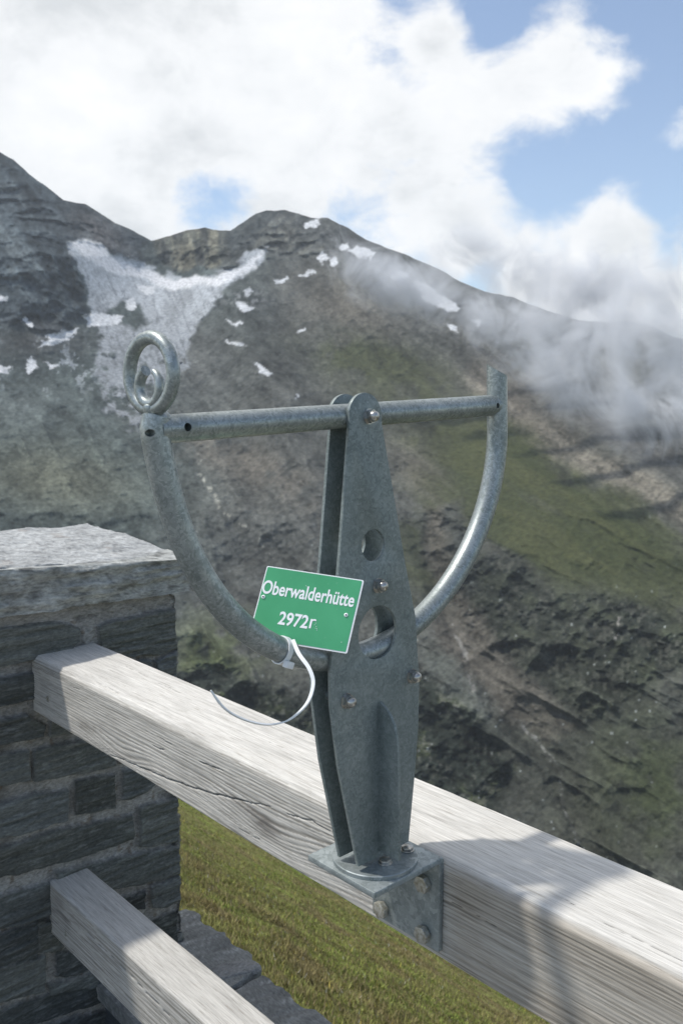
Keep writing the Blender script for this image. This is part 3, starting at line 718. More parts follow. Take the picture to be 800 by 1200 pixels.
# terrace floor, behind the low wall
gx,gy=np.meshgrid(np.linspace(-8,8,220),np.linspace(-7,.93,110))
Pt=V3(gx,gy,.002*fbm(V3(gx*6,gy*6,gx*0),4,151));jx=np.minimum(np.abs((gx+.08*fbm(V3(gx,gy,gx*0),2,3))%.8-.4),9)
C=np.array([.20,.20,.19])*(1+.35*fbm(V3(gx*3,gy*3,gx*0),4,152)[...,None])
tag(mk('terrace',Pt.reshape(-1,3),grid_faces(110,220),MFLOOR,None,(0,0,0),True,C.reshape(-1,3)),kind='structure')
# =================================================================== MEADOW SLOPE
gn=np.array([0,.59,.807]);H0=2.6
def hillz(x,y):
    z=CZ-(H0+.59*y)/.807
    z=z+.35*fbm(V3(x*.16,y*.16,x*0),4,161)+.05*fbm(V3(x*1.4,y*1.4,x*0),3,162)
    r=np.hypot(x,y);z=z-np.maximum(0,r-48)**1.25*.55
    return z
xs=np.r_[np.linspace(-420,-60,40)[:-1],np.linspace(-60,14,260),np.linspace(14,120,40)[1:]]
ys=np.r_[np.linspace(1.26,45,200),np.linspace(45,400,50)[1:]]
gx,gy=np.meshgrid(xs,ys);gz=hillz(gx,gy)
def gcol(x,y):
    # streaks run across the fall line
    a=fbm(V3(x*.35,y*.9,x*0),5,171)[...,None];b_=(fbm(V3(x*1.1,y*3.4,x*0),4,172)*1.5)[...,None];g=fbm(V3(x*.12,y*.3,x*0+3),3,173)[...,None]
    t=np.clip(.5+.9*a+.5*b_,0,1);C=np.array([.148,.135,.06])*(1-t)+np.array([.120,.140,.040])*t
    k=np.clip(sst(g+.3*b_,-.05,.4),0,1);C=C*(1-k*.45)+np.array([.085,.125,.022])*k*.45
    br=sst(-a-.5*b_,.2,.5);C=C*(1-.5*br)+np.array([.165,.138,.07])*br*.5
    return C*(1+.32*b_)*np.array([1.85,1.82,1.75])
hz=mk('meadow',V3(gx,gy,gz).reshape(-1,3),grid_faces(len(ys),len(xs)),MGR,None,(0,0,0),True,np.clip(gcol(gx,gy).reshape(-1,3),.01,.5))
hz['kind']='structure'
# tufts
nt_=130000
uu=rng.uniform(120,760,nt_*3);vv=rng.uniform(905,1290,nt_*3)
d=ray(uu,vv);tt=H0/-(d@gn);ok=(tt>0)&(tt*1<46);d=d[ok];tt=tt[ok]
x=d[:,0]*tt;y=d[:,1]*tt
# thin by area: keep near ones at full density
keep=rng.random(len(x))<np.clip((tt/14)**1.0,.3,1.);x=x[keep][:nt_];y=y[keep][:nt_]
okk=y>1.6;x=x[okk];y=y[okk];z=hillz(x,y);n=len(x);dist=np.sqrt(x*x+y*y)
nb=3;B=[];Cc=[]
cl=gcol(x,y);clump=.5+.5*fbm(V3(x*1.3,y*1.3,x*0),3,175)
for k in range(nb):
    an=rng.uniform(0,2*np.pi,n);hh=(.04+.09*rng.random(n)*(.2+1.5*clump));wd_=.007+.009*rng.random(n);le=hh*rng.uniform(.3,1.,n);la=rng.uniform(0,2*np.pi,n)
    px=x+rng.normal(0,.05,n);py=y+rng.normal(0,.05,n);pz=hillz(px,py)-.01
    a=np.stack([px-np.cos(an)*wd_,py-np.sin(an)*wd_,pz],1);b_=np.stack([px+np.cos(an)*wd_,py+np.sin(an)*wd_,pz],1)
    c=np.stack([px+np.cos(la)*le,py+np.sin(la)*le-.03,pz+hh],1)
    B.append(np.stack([a,b_,c],1).reshape(-1,3));vr=rng.uniform(.75,1.55,n)[:,None];dry=(rng.random(n)<.38)[:,None]
    cc=np.where(dry,np.array([.27,.225,.12])*vr,cl*1.2*vr)
    fl_=(rng.random(n)<.010)[:,None];cc=np.where(fl_,np.array([.6,.5,.12]),cc);wf=(rng.random(n)<.006)[:,None];cc=np.where(wf,np.array([.6,.6,.55]),cc)
    Cc.append(np.repeat(cc,3,0))
B=np.vstack(B);Cc=np.vstack(Cc)
tag(mk('meadow_grass',B,np.arange(len(B)).reshape(-1,3),MTUFT,None,(0,0,0),False,np.clip(Cc,.01,.7)),'short olive and brown alpine grass covering the slope below the rails','grass',kind='stuff')
# =================================================================== MOUNTAIN (polar relief sheet, 1 to 3.5 km away)
rid=np.array([(-900,330),(-500,120),(-200,60),(-60,140),(0,178),(16,188),(35,205),(52,216),(75,235),(90,238),(100,240),(118,250),(135,262),(150,266),(163,275),(178,282),(200,276),(220,269),(240,266),(258,270),(270,270),(285,260),(300,250),(312,247),(335,247),(350,250),(365,255),(385,255),(398,263),(410,268),(430,280),(450,289),(475,298),(500,309),(520,319),(540,330),(560,338),(580,344),(600,348),(625,358),(650,368),(675,374),(700,377),(730,377),(752,378),(770,386),(800,398),(860,420),(1000,440),(1300,500),(1700,520)],float)
us=np.r_[np.linspace(-900,-40,70)[:-1],np.arange(-40,842,1.25),np.linspace(842,1700,70)[1:]]
vr=np.interp(us,rid[:,0],rid[:,1])+2.2*fbm(V3(us*.06,us*0,us*0),5,201)
ts_=np.r_[np.linspace(0,.72,640),np.linspace(.72,1,60)[1:]]
VB=1330.
U=us[None]+0*ts_[:,None];Vv=vr[None]+(VB-vr[None])*ts_[:,None]
Dt=np.interp(Vv,[100,250,300,400,500,600,800,1000,1330],[4400,3850,3480,2900,2430,2050,1600,1330,1080])
def gs(cu,cv,ru,rv,ang=0):
    a=R(ang);x=(U-cu)*math.cos(a)+(Vv-cv)*math.sin(a);y=-(U-cu)*math.sin(a)+(Vv-cv)*math.cos(a);return np.exp(-((x/ru)**2+(y/rv)**2))
# warped picture-plane coordinates for outlines
wu=U+7*fbm(V3(U*.03,Vv*.03,U*0),4,210)+2.5*fbm(V3(U*.14,Vv*.14,U*0),3,211)
wv_=Vv+7*fbm(V3(U*.03,Vv*.03,U*0+9),4,212)+2.5*fbm(V3(U*.14,Vv*.14,U*0+4),3,213)
def poly(pts,soft=2.,xu=None,xv=None):
    xu=wu if xu is None else xu;xv=wv_ if xv is None else xv
    pts=np.array(pts,float);out=np.zeros(U.shape);XU,XV=xu,xv;g=soft+1
    sel=(XU>pts[:,0].min()-g)&(XU<pts[:,0].max()+g)&(XV>pts[:,1].min()-g)&(XV<pts[:,1].max()+g)
    xu=XU[sel];xv=XV[sel];ins=np.zeros(xu.shape,bool);dm=np.full(xu.shape,1e9)
    for i in range(len(pts)):
        a=pts[i];b_=pts[(i+1)%len(pts)];e=b_-a
        cond=((a[1]>xv)!=(b_[1]>xv));xi=a[0]+(xv-a[1])*(e[0]/(e[1] if abs(e[1])>1e-9 else 1e-9));ins^=cond&(xu<xi)
        t=np.clip(((xu-a[0])*e[0]+(xv-a[1])*e[1])/(e@e+1e-9),0,1);dm=np.minimum(dm,np.hypot(xu-a[0]-t*e[0],xv-a[1]-t*e[1]))
    out[sel]=sst(np.where(ins,dm,-dm),-soft,soft);return out
def line(pts,w,soft=None):
    pts=np.array(pts,float);out=np.zeros(U.shape);g=w*(soft or 1.6)+1
    sel=(wu>pts[:,0].min()-g)&(wu<pts[:,0].max()+g)&(wv_>pts[:,1].min()-g)&(wv_<pts[:,1].max()+g);xu=wu[sel];xv=wv_[sel];dm=np.full(xu.shape,1e9)
    for i in range(len(pts)-1):
        a=pts[i];e=pts[i+1]-a;t=np.clip(((xu-a[0])*e[0]+(xv-a[1])*e[1])/(e@e),0,1);dm=np.minimum(dm,np.hypot(xu-a[0]-t*e[0],xv-a[1]-t*e[1]))
    out[sel]=1-sst(dm,w*.4,w*(soft or 1.6));return out
rockL=poly([(-900,50),(0,150),(80,230),(165,275),(178,282),(160,305),(140,300),(100,288),(82,290),(98,330),(106,372),(60,392),(0,378),(-900,380)],6)
rockM=poly([(178,270),(240,258),(272,262),(268,300),(240,316),(205,314),(185,300)],4)
peak=poly([(268,265),(300,245),(350,240),(420,262),(400,285),(350,300),(300,300),(255,320),(262,300)],5)
cliffR=poly([(560,650),(600,655),(640,690),(720,695),(800,725),(900,760),(900,800),(800,775),(760,800),(720,830),(680,845),(650,820),(600,780),(560,740),(520,700)],14)
cliffL=poly([(230,740),(300,800),(380,830),(430,800),(500,790),(560,830),(600,900),(580,960),(640,1040),(500,1020),(380,930),(200,800)],12)
cliffM=poly([(492,600),(540,590),(560,640),(560,700),(520,700),(495,660)],10)
crag=sst(rockL+rockM+.8*peak+cliffR+cliffL+.8*cliffM,0,1)
Dt=Dt*(1-.10*gs(30,300,90,90)-.05*gs(300,420,40,200,-20)-.035*gs(420,350,60,60)+.05*gs(180,330,70,60)-.06*sst(U,300,800)*sst(Vv,330,700))
# gullies and spurs that follow the slope: two stripe fields, left ones fall steeply right-down, right ones run down-right
def stripes(ang,su,sv,seed,o=5,rd=True):
    a=R(ang);x=(U*math.cos(a)+Vv*math.sin(a))*su;y=(-U*math.sin(a)+Vv*math.cos(a))*sv
    wq=.35*fbm(V3(x*1.3,y*1.3,x*0),3,seed+7)
    return (ridged if rd else fbm)(V3(x,y+wq,x*0),o,seed)
sR=stripes(31,.006,.028,301);sL=stripes(62,.008,.024,311);sF=stripes(31,.02,.10,321,4)
wR=sst(U,330,560)
rel=sR*wR+sL*(1-wR)
gul=line([(470,560),(500,640),(540,740),(575,800),(610,850),(650,900),(680,960),(700,1030)],16)
gul2=line([(228,530),(250,580),(300,630),(350,680),(380,700)],10)
P0=ray(U,Vv);P0=P0/np.linalg.norm(P0,axis=-1)[...,None]*Dt[...,None]
big=ridged(P0*.0028,5,331);mid=ridged(P0*.011,5,332);fin=fbm(P0*.05,4,333);fin2=ridged(P0*.045,3,334)-.4
fade=sst(ts_,0,.03)[:,None]*.85+.15
glac=poly([(78,283),(120,283),(132,298),(160,306),(190,322),(230,326),(268,320),(290,300),(315,291),(305,312),(275,325),(262,340),(248,360),(235,375),(222,400),(222,425),(205,440),(195,470),(205,520),(150,500),(120,470),(112,440),(120,400),(108,375),(104,345),(92,310)],3,U+12*fbm(V3(U*.05,Vv*.07,U*0),5,361,.6),Vv+12*fbm(V3(U*.05,Vv*.07,U*0+7),5,362,.6))*sst(fbm(V3(U*.09,Vv*.13,U*0),5,363,.6)+.9-sst(Vv,360,480)*.85,-.1,.25)
rockis=poly([(128,372),(148,352),(160,358),(165,375),(175,380),(160,385),(130,382)],3)
glac=glac*(1-rockis)
sG=stripes(30,.007,.040,401,4,False);wG=wR*sst(Vv,400,470)*(1-sst(Vv,660,760));Rel=(30*sG*wG+38*(1-.5*wG)*(rel-.35)+30*(big-.35)*.8+(14+46*crag)*(1-.5*wG)*(mid-.3)+(5+9*crag)*fin+3*fin2+2.*(sF-.3)*wR*(1-crag))*(1-.8*glac)
Dd=Dt-Rel*fade+30*gul*fade+10*gul2
P1=ray(U,Vv);P1=P1/np.linalg.norm(P1,axis=-1)[...,None]*Dd[...,None]+np.array([0,0,CZ])
# ---- colours of rock, scree, turf, ice; lighter on spurs, darker in gullies
def ap(C,m_,c): m_=np.clip(m_,0,1)[...,None];return C*(1-m_)+np.array(c)*m_
wG2=wR*sst(Vv,400,470)*(1-sst(Vv,640,740))
n1_=fbm(V3(U*.012,Vv*.012,U*0),5,341);n2_=fbm(V3(U*.05,Vv*.05,U*0),5,342);n3_=fbm(V3(U*.25,Vv*.25,U*0),4,343)
C=np.zeros(U.shape+(3,))+np.array([.100,.099,.090])
C=ap(C,1-sst(U+.25*(Vv-500)+40*n1_,170,330),(.082,.098,.094))
C=ap(C,gs(60,560,110,45,8)*.75,(.125,.122,.085))  # yellow-green ground, its sunlit look put into the colour
C=ap(C,gs(20,470,90,40)*.5,(.098,.105,.10))
C=ap(C,gs(285,540,120,26,24)*.8*sst(n2_,-.4,.3),(.125,.108,.088))
C=ap(C,gs(220,420,50,60)*.6,(.115,.108,.10))
C=ap(C,gs(410,365,60,34,25)*.75,(.135,.118,.095))
C=ap(C,rockL,(.058,.070,.078));C=ap(C,rockL*sst(stripes(58,.02,.07,391,5,False)+.5*n2_,-.05,.4)*.8,(.105,.12,.125));C=ap(C,rockL*sst(-stripes(52,.02,.09,398,5,False),.05,.35)*.8,(.028,.034,.038))
C=ap(C,gs(120,275,22,40,-50)*.6,(.12,.105,.10))
C=ap(C,gs(40,400,90,24)*.8*(1-glac),(.075,.072,.07))
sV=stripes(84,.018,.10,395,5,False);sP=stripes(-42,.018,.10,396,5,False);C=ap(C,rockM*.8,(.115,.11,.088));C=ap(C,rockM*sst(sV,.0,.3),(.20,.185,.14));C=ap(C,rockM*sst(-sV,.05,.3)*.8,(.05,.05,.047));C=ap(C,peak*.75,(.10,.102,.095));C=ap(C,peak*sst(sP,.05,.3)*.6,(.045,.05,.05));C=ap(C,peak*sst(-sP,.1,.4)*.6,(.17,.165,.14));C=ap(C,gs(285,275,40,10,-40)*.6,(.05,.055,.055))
C=ap(C,gs(460,310,130,20,27)*.8,(.065,.068,.07))
C=ap(C,gs(350,378,70,14,12)*.65*sst(n2_,-.3,.2),(.055,.058,.055))
gm=sst(n1_*1.2+n2_*.9,-.25,.35)
for a_ in ((440,425,80,26,12,.95),(500,505,90,30,28,.9),(640,560,140,38,30,1.),(700,640,150,50,30,1.),(600,620,70,24,30,.8),(520,470,60,25,25,.6),(740,720,80,40,28,.7)):
    C=ap(C,gs(*a_[:5])*1.5*a_[5]*(.45+.55*gm),(.064,.068,.037))
C=ap(C,gs(690,600,170,60,30)*sst(sR+.5*n2_,.35,.75)*.6,(.085,.086,.046))
C=ap(C,gs(650,640,150,40,30)*sst(stripes(31,.02,.12,361,3),.55,.8)*.7,(.098,.094,.052))
C=ap(C,line([(560,440),(620,500),(700,545),(760,570),(860,640)],12,2.2)*(.6+.4*sst(n2_+n3_,-.3,.3)),(.20,.178,.145))
C=ap(C,gs(600,470,60,26,40)*.6,(.14,.12,.10))
C=ap(C,gs(700,490,140,26,33)*.7,(.085,.08,.078))
C=ap(C,gs(500,560,50,22,40)*.9,(.125,.11,.09));C=ap(C,gs(530,600,60,14,38)*.6,(.11,.10,.085))
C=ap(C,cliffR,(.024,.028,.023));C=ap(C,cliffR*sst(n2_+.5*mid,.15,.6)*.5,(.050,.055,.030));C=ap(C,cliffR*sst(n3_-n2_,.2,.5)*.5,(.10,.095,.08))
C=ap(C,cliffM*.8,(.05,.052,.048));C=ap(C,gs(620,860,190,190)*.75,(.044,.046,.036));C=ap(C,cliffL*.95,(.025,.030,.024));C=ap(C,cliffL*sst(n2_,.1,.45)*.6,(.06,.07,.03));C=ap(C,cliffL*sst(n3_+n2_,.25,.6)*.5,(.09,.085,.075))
C=ap(C,poly([(498,590),(520,600),(540,690),(600,780),(680,850),(640,870),(560,820),(505,740)],10)*.85,(.095,.084,.070))
C=ap(C,poly([(490,760),(530,770),(590,830),(570,840),(500,800)],8)*.7,(.085,.09,.08))
C=ap(C,gs(760,930,90,110)*(.55+.45*gm),(.042,.050,.024));C=ap(C,gs(700,1000,60,120)*.5,(.055,.056,.042))
C=ap(C,gs(255,760,70,50)*.75*gm,(.07,.082,.036))
C=ap(C,line([(590,830),(610,850),(640,880),(655,905),(660,950),(690,1020)],1.6)*(.15+.6*sst(n3_+n2_,-.1,.35)),(.20,.195,.18))
C=ap(C,line([(525,720),(535,745),(550,780),(556,810)],2.2)*sst(n3_+n2_,-.05,.35)*.7,(.19,.18,.165))
C=ap(C,line([(232,528),(229,550),(250,580),(262,600),(290,618),(310,650),(322,662)],2.2)*sst(n3_,.05,.3),(.22,.21,.18))
C=ap(C,line([(720,720),(722,760)],4)*sst(n3_,0,.3)*.7,(.22,.2,.18))
C=ap(C,sst(_h((U/2.6).astype(int),(Vv/2.6).astype(int),(U*0).astype(int),8),.992,.997)*sst(Vv,480,760)*.7*(n2_>-.1),(.24,.25,.24))
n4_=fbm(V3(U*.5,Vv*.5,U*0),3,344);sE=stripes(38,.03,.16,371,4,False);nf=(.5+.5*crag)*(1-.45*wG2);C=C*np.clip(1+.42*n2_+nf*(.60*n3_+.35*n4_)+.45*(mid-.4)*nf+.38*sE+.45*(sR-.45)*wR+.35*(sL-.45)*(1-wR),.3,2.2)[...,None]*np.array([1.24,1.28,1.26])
gg=wG2*sst(U+.9*(Vv-500),480,600)*sst(sG+.6*n1_,-.45,.15)*(1-crag)*sst(Vv-(440+.63*(U-560))+14*n2_,14,46);C=ap(C,gg*.8,(.062,.074,.030));C=ap(C,gg*sst(sG,.1,.4)*.6,(.100,.106,.048));C=ap(C,gg*sst(-sG,.15,.4)*.5,(.045,.055,.026))
C=C*(1+.12*n3_[...,None])
# ice and snow
cre=stripes(70,.03,.22,381,4);ice=np.array([.56,.59,.61])*(1+.22*n2_+.28*n3_-.35*sst(cre,.5,.8))[...,None]*(1-.3*sst(Vv,330,420))[...,None];dirt=sst(n2_+.55*n3_+.0016*(Vv-370),.0,.42)[...,None]
ice=ice*(1-.55*dirt)+np.array([.17,.18,.18])*.55*dirt
g_=glac[...,None];C=C*(1-g_)+ice*g_
neve=poly([(80,284),(118,284),(128,300),(165,312),(200,324),(240,328),(280,314),(316,292),(296,314),(262,334),(225,338),(190,334),(150,324),(118,316),(96,302)],3)
C=ap(C,neve,(.90,.90,.89))
SXU=U+7*fbm(V3(U*.11,Vv*.16,U*0),4,351,.65);SXV=Vv+5*fbm(V3(U*.11,Vv*.16,U*0+4),4,352,.65)
for pl in ([(145,350),(155,348),(160,362),(148,364)],[(98,372),(120,367),(146,372),(140,380),(104,384)],[(50,398),(75,388),(95,384),(90,392),(62,404),(45,408)],[(30,430),(38,418),(44,428),(36,438)],[(-10,431),(14,430),(12,436),(-10,437)],[(52,425),(70,428),(60,432)],[(160,333),(182,337),(180,345),(165,342)],
           [(28,370),(42,380),(38,384),(27,376)],[(0,345),(8,350),(4,356),(0,353)],
           [(262,398),(285,402),(290,405),(270,405)],[(298,426),(306,428),(318,440),(312,440),(302,434)],[(355,262),(376,256),(370,266),(357,270)],[(372,305),(380,294),(386,303),(376,308)],[(384,306),(392,300),(396,308),(388,312)],[(395,289),(408,285),(410,291),(398,295)],[(350,321),(366,317),(372,320),(352,324)],[(320,328),(336,326),(334,331),(322,332)],[(283,340),(294,337),(297,343),(286,346)],[(276,354),(290,355),(298,362),(286,366)],[(408,291),(428,288),(440,296),(436,304),(420,300)],[(458,325),(466,318),(480,322),(470,330),(460,332)],[(485,334),(495,330),(505,338),(538,358),(534,364),(515,362),(497,352)],[(480,330),(490,328),(492,336),(484,338)],[(523,380),(535,382),(537,388),(525,386)],[(349,387),(358,385),(357,390),(350,390)],[(268,376),(284,378),(276,382)],[(554,375),(564,378),(560,383)],[(345,462),(350,464),(348,468)],[(515,310),(532,318),(526,320)]):
    C=ap(C,poly(pl,1.2,SXU,SXV),(.78,.79,.79))
C=ap(C,gs(290,350,24,8)*sst(n3_,.0,.3)*.6,(.5,.5,.5));C=ap(C,gs(60,430,70,30)*(1-rockL)*sst(n3_+n2_,.42,.6)*.7,(.5,.53,.55))
# back side of the mountain, falling away beyond the ridge
top=P1[0];bk=[]
for kk,(dz,dd) in enumerate(((-160,220),(-700,900),(-1500,2600))):
    h=top[:,:2]/np.linalg.norm(top[:,:2],axis=1)[:,None];q=top.copy();q[:,:2]+=h*dd;q[:,2]+=dz;bk.append(q)
PM=np.concatenate([np.stack(bk[::-1]),P1],0);CM=np.concatenate([np.repeat(C[:1],3,0),C],0)
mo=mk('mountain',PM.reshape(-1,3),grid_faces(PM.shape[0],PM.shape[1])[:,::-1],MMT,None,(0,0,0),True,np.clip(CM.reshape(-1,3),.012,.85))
mo['kind']='structure'
# =================================================================== CLOUD WISPS in front of the mountain
def cloudmat(name,dens,scale,thr,seed):
    m=bpy.data.materials.new(name);m.use_nodes=True;nt=m.node_tree;nt.nodes.clear();o=N(nt,'OutputMaterial')
    pv=N(nt,'VolumePrincipled');nt.links.new(pv.outputs[0],o.inputs['Volume']);pv.inputs['Color'].default_value=(.97,.98,1,1);pv.inputs['Anisotropy'].default_value=.0
    tc=N(nt,'TexCoord');L=N(nt,'VectorMath',operation='LENGTH');nt.links.new(tc.outputs['Object'],L.inputs[0])
    geo=N(nt,'NewGeometry') if False else None
    # object space is the unit ellipsoid; noise in world metres
    vt=N(nt,'VectorTransform',vector_type='POINT',convert_from='OBJECT',convert_to='WORLD');nt.links.new(tc.outputs['Object'],vt.inputs[0])
    nz_=N(nt,'TexNoise',i_Scale=scale,i_Detail=8.,i_Roughness=.66,i_Distortion=.9);gp_=N(nt,'NewGeometry');nt.links.new(gp_.outputs['Position'],nz_.inputs['Vector'])
    fall=N(nt,'MapRange',interpolation_type='SMOOTHSTEP');fall.inputs['From Min'].default_value=1.;fall.inputs['From Max'].default_value=.0;nt.links.new(L.outputs['Value'],fall.inputs[0])
    ad=N(nt,'Math',operation='ADD');nt.links.new(nz_.outputs['Fac'],ad.inputs[0])
    fm=N(nt,'Math',operation='MULTIPLY');fm.inputs[1].default_value=.26;nt.links.new(fall.outputs[0],fm.inputs[0]);nt.links.new(fm.outputs[0],ad.inputs[1])
    mr=N(nt,'MapRange');mr.inputs['From Min'].default_value=thr;mr.inputs['From Max'].default_value=thr+.22;mr.inputs['To Max'].default_value=dens;nt.links.new(ad.outputs[0],mr.inputs[0])
    mu=N(nt,'Math',operation='MULTIPLY');nt.links.new(mr.outputs[0],mu.inputs[0]);nt.links.new(fall.outputs[0],mu.inputs[1]);nt.links.new(mu.outputs[0],pv.inputs['Density']);return m
MC1=cloudmat('cloud_volume',.045,.0075,.60,1)
import bmesh
bm=bmesh.new();bmesh.ops.create_icosphere(bm,subdivisions=3,radius=1);sph=bpy.data.meshes.new('cloud');bm.to_mesh(sph);bm.free();sph.materials.append(MC1)
cloud=[(440,318,2450,85,38,70,20),(560,370,2250,110,42,80,25),(650,400,2100,120,75,100,25),(730,420,1950,130,80,100,20),(800,400,1850,110,80,100,0),(770,480,1750,110,55,80,25),(620,330,2500,90,60,120,40),(700,370,2300,110,70,110,10),(770,395,2200,120,70,100,10),(700,330,2350,110,60,100,10),(800,330,2200,90,70,100,0),(660,460,1900,100,35,80,35),(560,300,2600,70,45,80,30),(480,335,2350,70,35,80,30)]
for i,(u,v,dd,ru,rv,rd,ang) in enumerate(cloud):
    c=ray(u,v);c=c/np.linalg.norm(c)*dd;k=dd/F
    o=bpy.data.objects.new('cloud',sph);col.objects.link(o);o.location=Vector(c)+Vector((0,0,CZ))
    from mathutils import Matrix
    hz_=np.array([fw[0],fw[1],0]);hz_/=np.linalg.norm(hz_);rt_=np.array([cy_,sy_,0.])
    Mx=Matrix((tuple(rt_),tuple(hz_),(0,0,1))).transposed();Mx=Mx@Matrix.Rotation(R(ang),3,'Y')
    o.rotation_euler=Mx.to_euler();o.scale=(ru*k*1.5,45,rv*k*1.5)
    tag(o,'white wisps of mist drifting across the mountain slope at right','cloud',kind='stuff')
# =================================================================== HAZE
hb=bmesh.new();bmesh.ops.create_cube(hb,size=1);hm=bpy.data.meshes.new('haze');hb.to_mesh(hm);hb.free()
hm_=bpy.data.materials.new('haze_air');hm_.use_nodes=True;nt=hm_.node_tree;nt.nodes.clear();oo=N(nt,'OutputMaterial');pv=N(nt,'VolumePrincipled');nt.links.new(pv.outputs[0],oo.inputs['Volume'])
pv.inputs['Color'].default_value=(.86,.93,1,1);pv.inputs['Density'].default_value=.000032;pv.inputs['Anisotropy'].default_value=.1;hm.materials.append(hm_)
ho=bpy.data.objects.new('haze',hm);col.objects.link(ho)
lo=PM.reshape(-1,3).min(0)-[300,300,1];hi=PM.reshape(-1,3).max(0)+[300,300,160];lo[1]=min(lo[1],-60);hi[0]=max(hi[0],60);lo[2]-=60
ho.location=Vector((lo+hi)/2);ho.scale=Vector(hi-lo);tag(ho,kind='stuff')
# =================================================================== SKY, SUN
sd_=np.array([-.4,-.4,1.]);sd_/=np.linalg.norm(sd_);el=math.asin(sd_[2]);az=math.atan2(sd_[0],sd_[1])
w=bpy.data.worlds.new('World');sc.world=w;w.use_nodes=True;nt=w.node_tree;nt.nodes.clear()
wo=N(nt,'OutputWorld');sky=N(nt,'TexSky');sky.sky_type='NISHITA';sky.sun_disc=False;sky.sun_elevation=el;sky.sun_rotation=az;sky.altitude=300;sky.air_density=1.;sky.dust_density=.8;sky.ozone_density=1.6
bg=N(nt,'Background',i_Strength=.155);nt.links.new(sky.outputs[0],bg.inputs[0])
tc=N(nt,'TexCoord');vec=tc.outputs['Generated']
def wm(op,a,b_=None):
    n=N(nt,'Math',operation=op)
    for i,s in enumerate((a,b_)):
        if s is None:continue
        if isinstance(s,(int,float)):n.inputs[i].default_value=s
        else:nt.links.new(s,n.inputs[i])
    return n.outputs[0]
def wn(scale,det=8,ro=.6,dist=.0,off=0):
    mp=N(nt,'Mapping');mp.inputs['Location'].default_value=(off,off*.7,off*.3);mp.inputs['Scale'].default_value=(1,1,1.5);nt.links.new(vec,mp.inputs[0])
    n=N(nt,'TexNoise',i_Scale=scale,i_Detail=det,i_Roughness=ro,i_Distortion=dist);nt.links.new(mp.outputs[0],n.inputs['Vector']);return n.outputs['Fac']
blobs=[(60,40,330,.50),(330,60,150,.33),(60,200,60,.25),(150,250,75,.45),(335,242,50,.4),(400,210,90,.3),(400,130,80,.2),
 (515,42,45,.50),(505,130,70,.62),(590,112,60,.45),(660,88,78,.72),(722,98,48,.5),(795,160,40,.6),(520,245,100,.55),(600,310,85,.55),(728,262,58,.6),(680,335,105,.65),(785,350,95,.6),
 (-300,0,450,.4),(500,-500,400,.35),(-700,-300,700,.5),(1500,0,500,.5),(400,-1200,900,.4),  # clouds centred outside the view, added to make the ambient light less blue
 (690,120,290,-.48),(465,85,34,-.35),(250,225,48,-.4),(215,255,55,-.5),(110,215,30,-.3),(580,15,70,-.25),(740,20,90,-.3),(790,245,55,-.4),(625,212,50,-.35),(570,325,32,-.5),(280,240,35,-.25),(450,250,30,-.1)]
acc=None
for (u,v,r,wt) in blobs:
    d=ray(u,v);d/=np.linalg.norm(d);vd=N(nt,'VectorMath',operation='DISTANCE');nt.links.new(vec,vd.inputs[0]);vd.inputs[1].default_value=tuple(d)
    mr=N(nt,'MapRange',interpolation_type='SMOOTHSTEP');mr.inputs['From Min'].default_value=0;mr.inputs['From Max'].default_value=r*1.35/F;mr.inputs['To Min'].default_value=wt;mr.inputs['To Max'].default_value=0;nt.links.new(vd.outputs['Value'],mr.inputs[0])
    acc=mr.outputs[0] if acc is None else wm('ADD',acc,mr.outputs[0])
nA=wn(5.5,10,.6,.25,2.3);nB=wn(16,8,.6,.3,7.1)
dens=wm('ADD',wm('ADD',wm('MULTIPLY',wm('SUBTRACT',nA,.5),1.5),wm('MULTIPLY',wm('SUBTRACT',nB,.5),1.15)),acc)
cov=N(nt,'MapRange',interpolation_type='SMOOTHSTEP');cov.inputs['From Min'].default_value=.02;cov.inputs['From Max'].default_value=.58;cov.inputs['To Min'].default_value=.05;nt.links.new(dens,cov.inputs[0])
shade=wm('ADD',wm('MULTIPLY',wm('SUBTRACT',wn(7,8,.6,.2,4.),.5),2.0),wm('MULTIPLY',dens,.36))
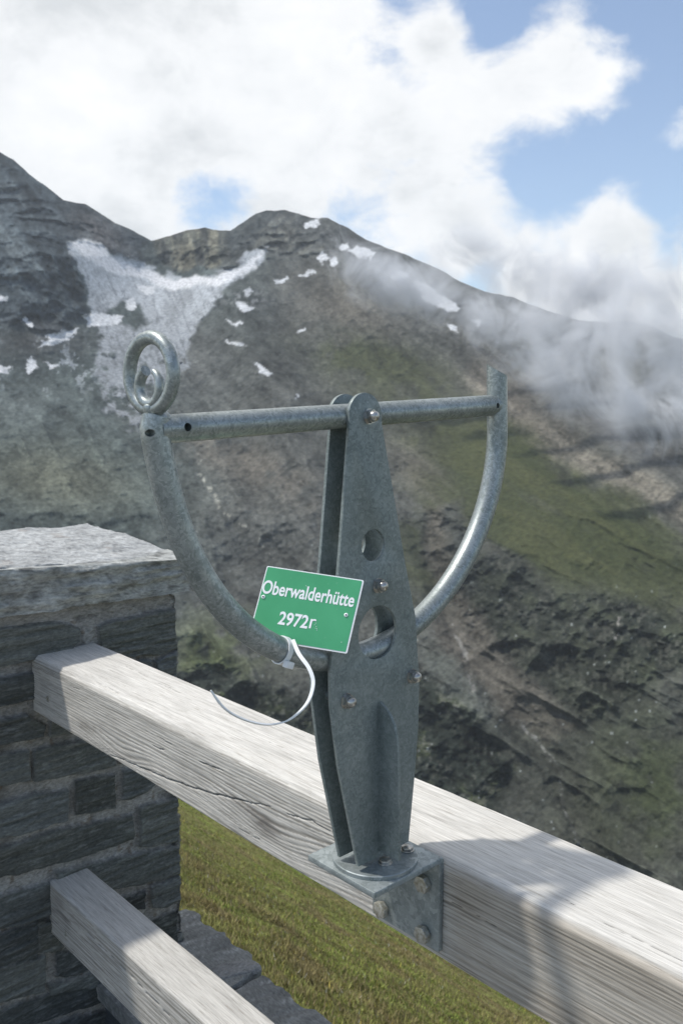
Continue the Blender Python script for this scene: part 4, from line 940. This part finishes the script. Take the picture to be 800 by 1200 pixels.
cr_=nt.nodes.new('ShaderNodeValToRGB');e=cr_.color_ramp.elements;e[0].position=.0;e[0].color=(1,1,.995,1);e[1].position=.75;e[1].color=(.70,.72,.73,1);e.new(.36).color=(.91,.92,.925,1);nt.links.new(shade,cr_.inputs[0])
sdn=N(nt,'VectorMath',operation='DISTANCE');nt.links.new(vec,sdn.inputs[0]);sdn.inputs[1].default_value=tuple(sd_)
au=N(nt,'MapRange',interpolation_type='SMOOTHSTEP');au.inputs['From Min'].default_value=.85;au.inputs['From Max'].default_value=.0;au.inputs['To Min'].default_value=.99;au.inputs['To Max'].default_value=2.6;nt.links.new(sdn.outputs['Value'],au.inputs[0])  # brighter clouds around the sun, added out of view for soft fill light
bg2=N(nt,'Background');nt.links.new(au.outputs[0],bg2.inputs['Strength']);nt.links.new(cr_.outputs[0],bg2.inputs[0])
mx=N(nt,'MixShader');nt.links.new(wm('MULTIPLY',cov.outputs[0],.96),mx.inputs[0]);nt.links.new(bg.outputs[0],mx.inputs[1]);nt.links.new(bg2.outputs[0],mx.inputs[2]);nt.links.new(mx.outputs[0],wo.inputs[0])
sl=bpy.data.lights.new('sun','SUN');sl.energy=3.3;sl.angle=R(2.2);sl.color=(1,.965,.91);so_=bpy.data.objects.new('sun',sl);col.objects.link(so_)
so_.rotation_euler=Vector(sd_).to_track_quat('Z','Y').to_euler();so_.location=(0,0,30)
# =================================================================== CAMERA
from mathutils import Matrix
cd=bpy.data.cameras.new('camera');co_=bpy.data.objects.new('camera',cd);col.objects.link(co_);sc.camera=co_
cd.sensor_fit='VERTICAL';cd.sensor_height=36;cd.lens=36*F/1200;cd.clip_start=.05;cd.clip_end=20000
mw=Matrix((tuple(rt),tuple(up),tuple(-fw))).transposed().to_4x4();mw.translation=Vector((0,0,CZ));co_.matrix_world=mw
cd.dof.use_dof=True;cd.dof.focus_distance=1.2;cd.dof.aperture_fstop=14.
sc.view_settings.view_transform='Standard';sc.view_settings.look='None';sc.view_settings.exposure=.14;sc.view_settings.gamma=1;sc.view_settings.use_curve_mapping=False
sc.render.engine='CYCLES';sc.cycles.use_denoising=True;sc.cycles.volume_max_steps=128;sc.cycles.volume_step_rate=.35;sc.cycles.volume_bounces=2;sc.cycles.max_bounces=6
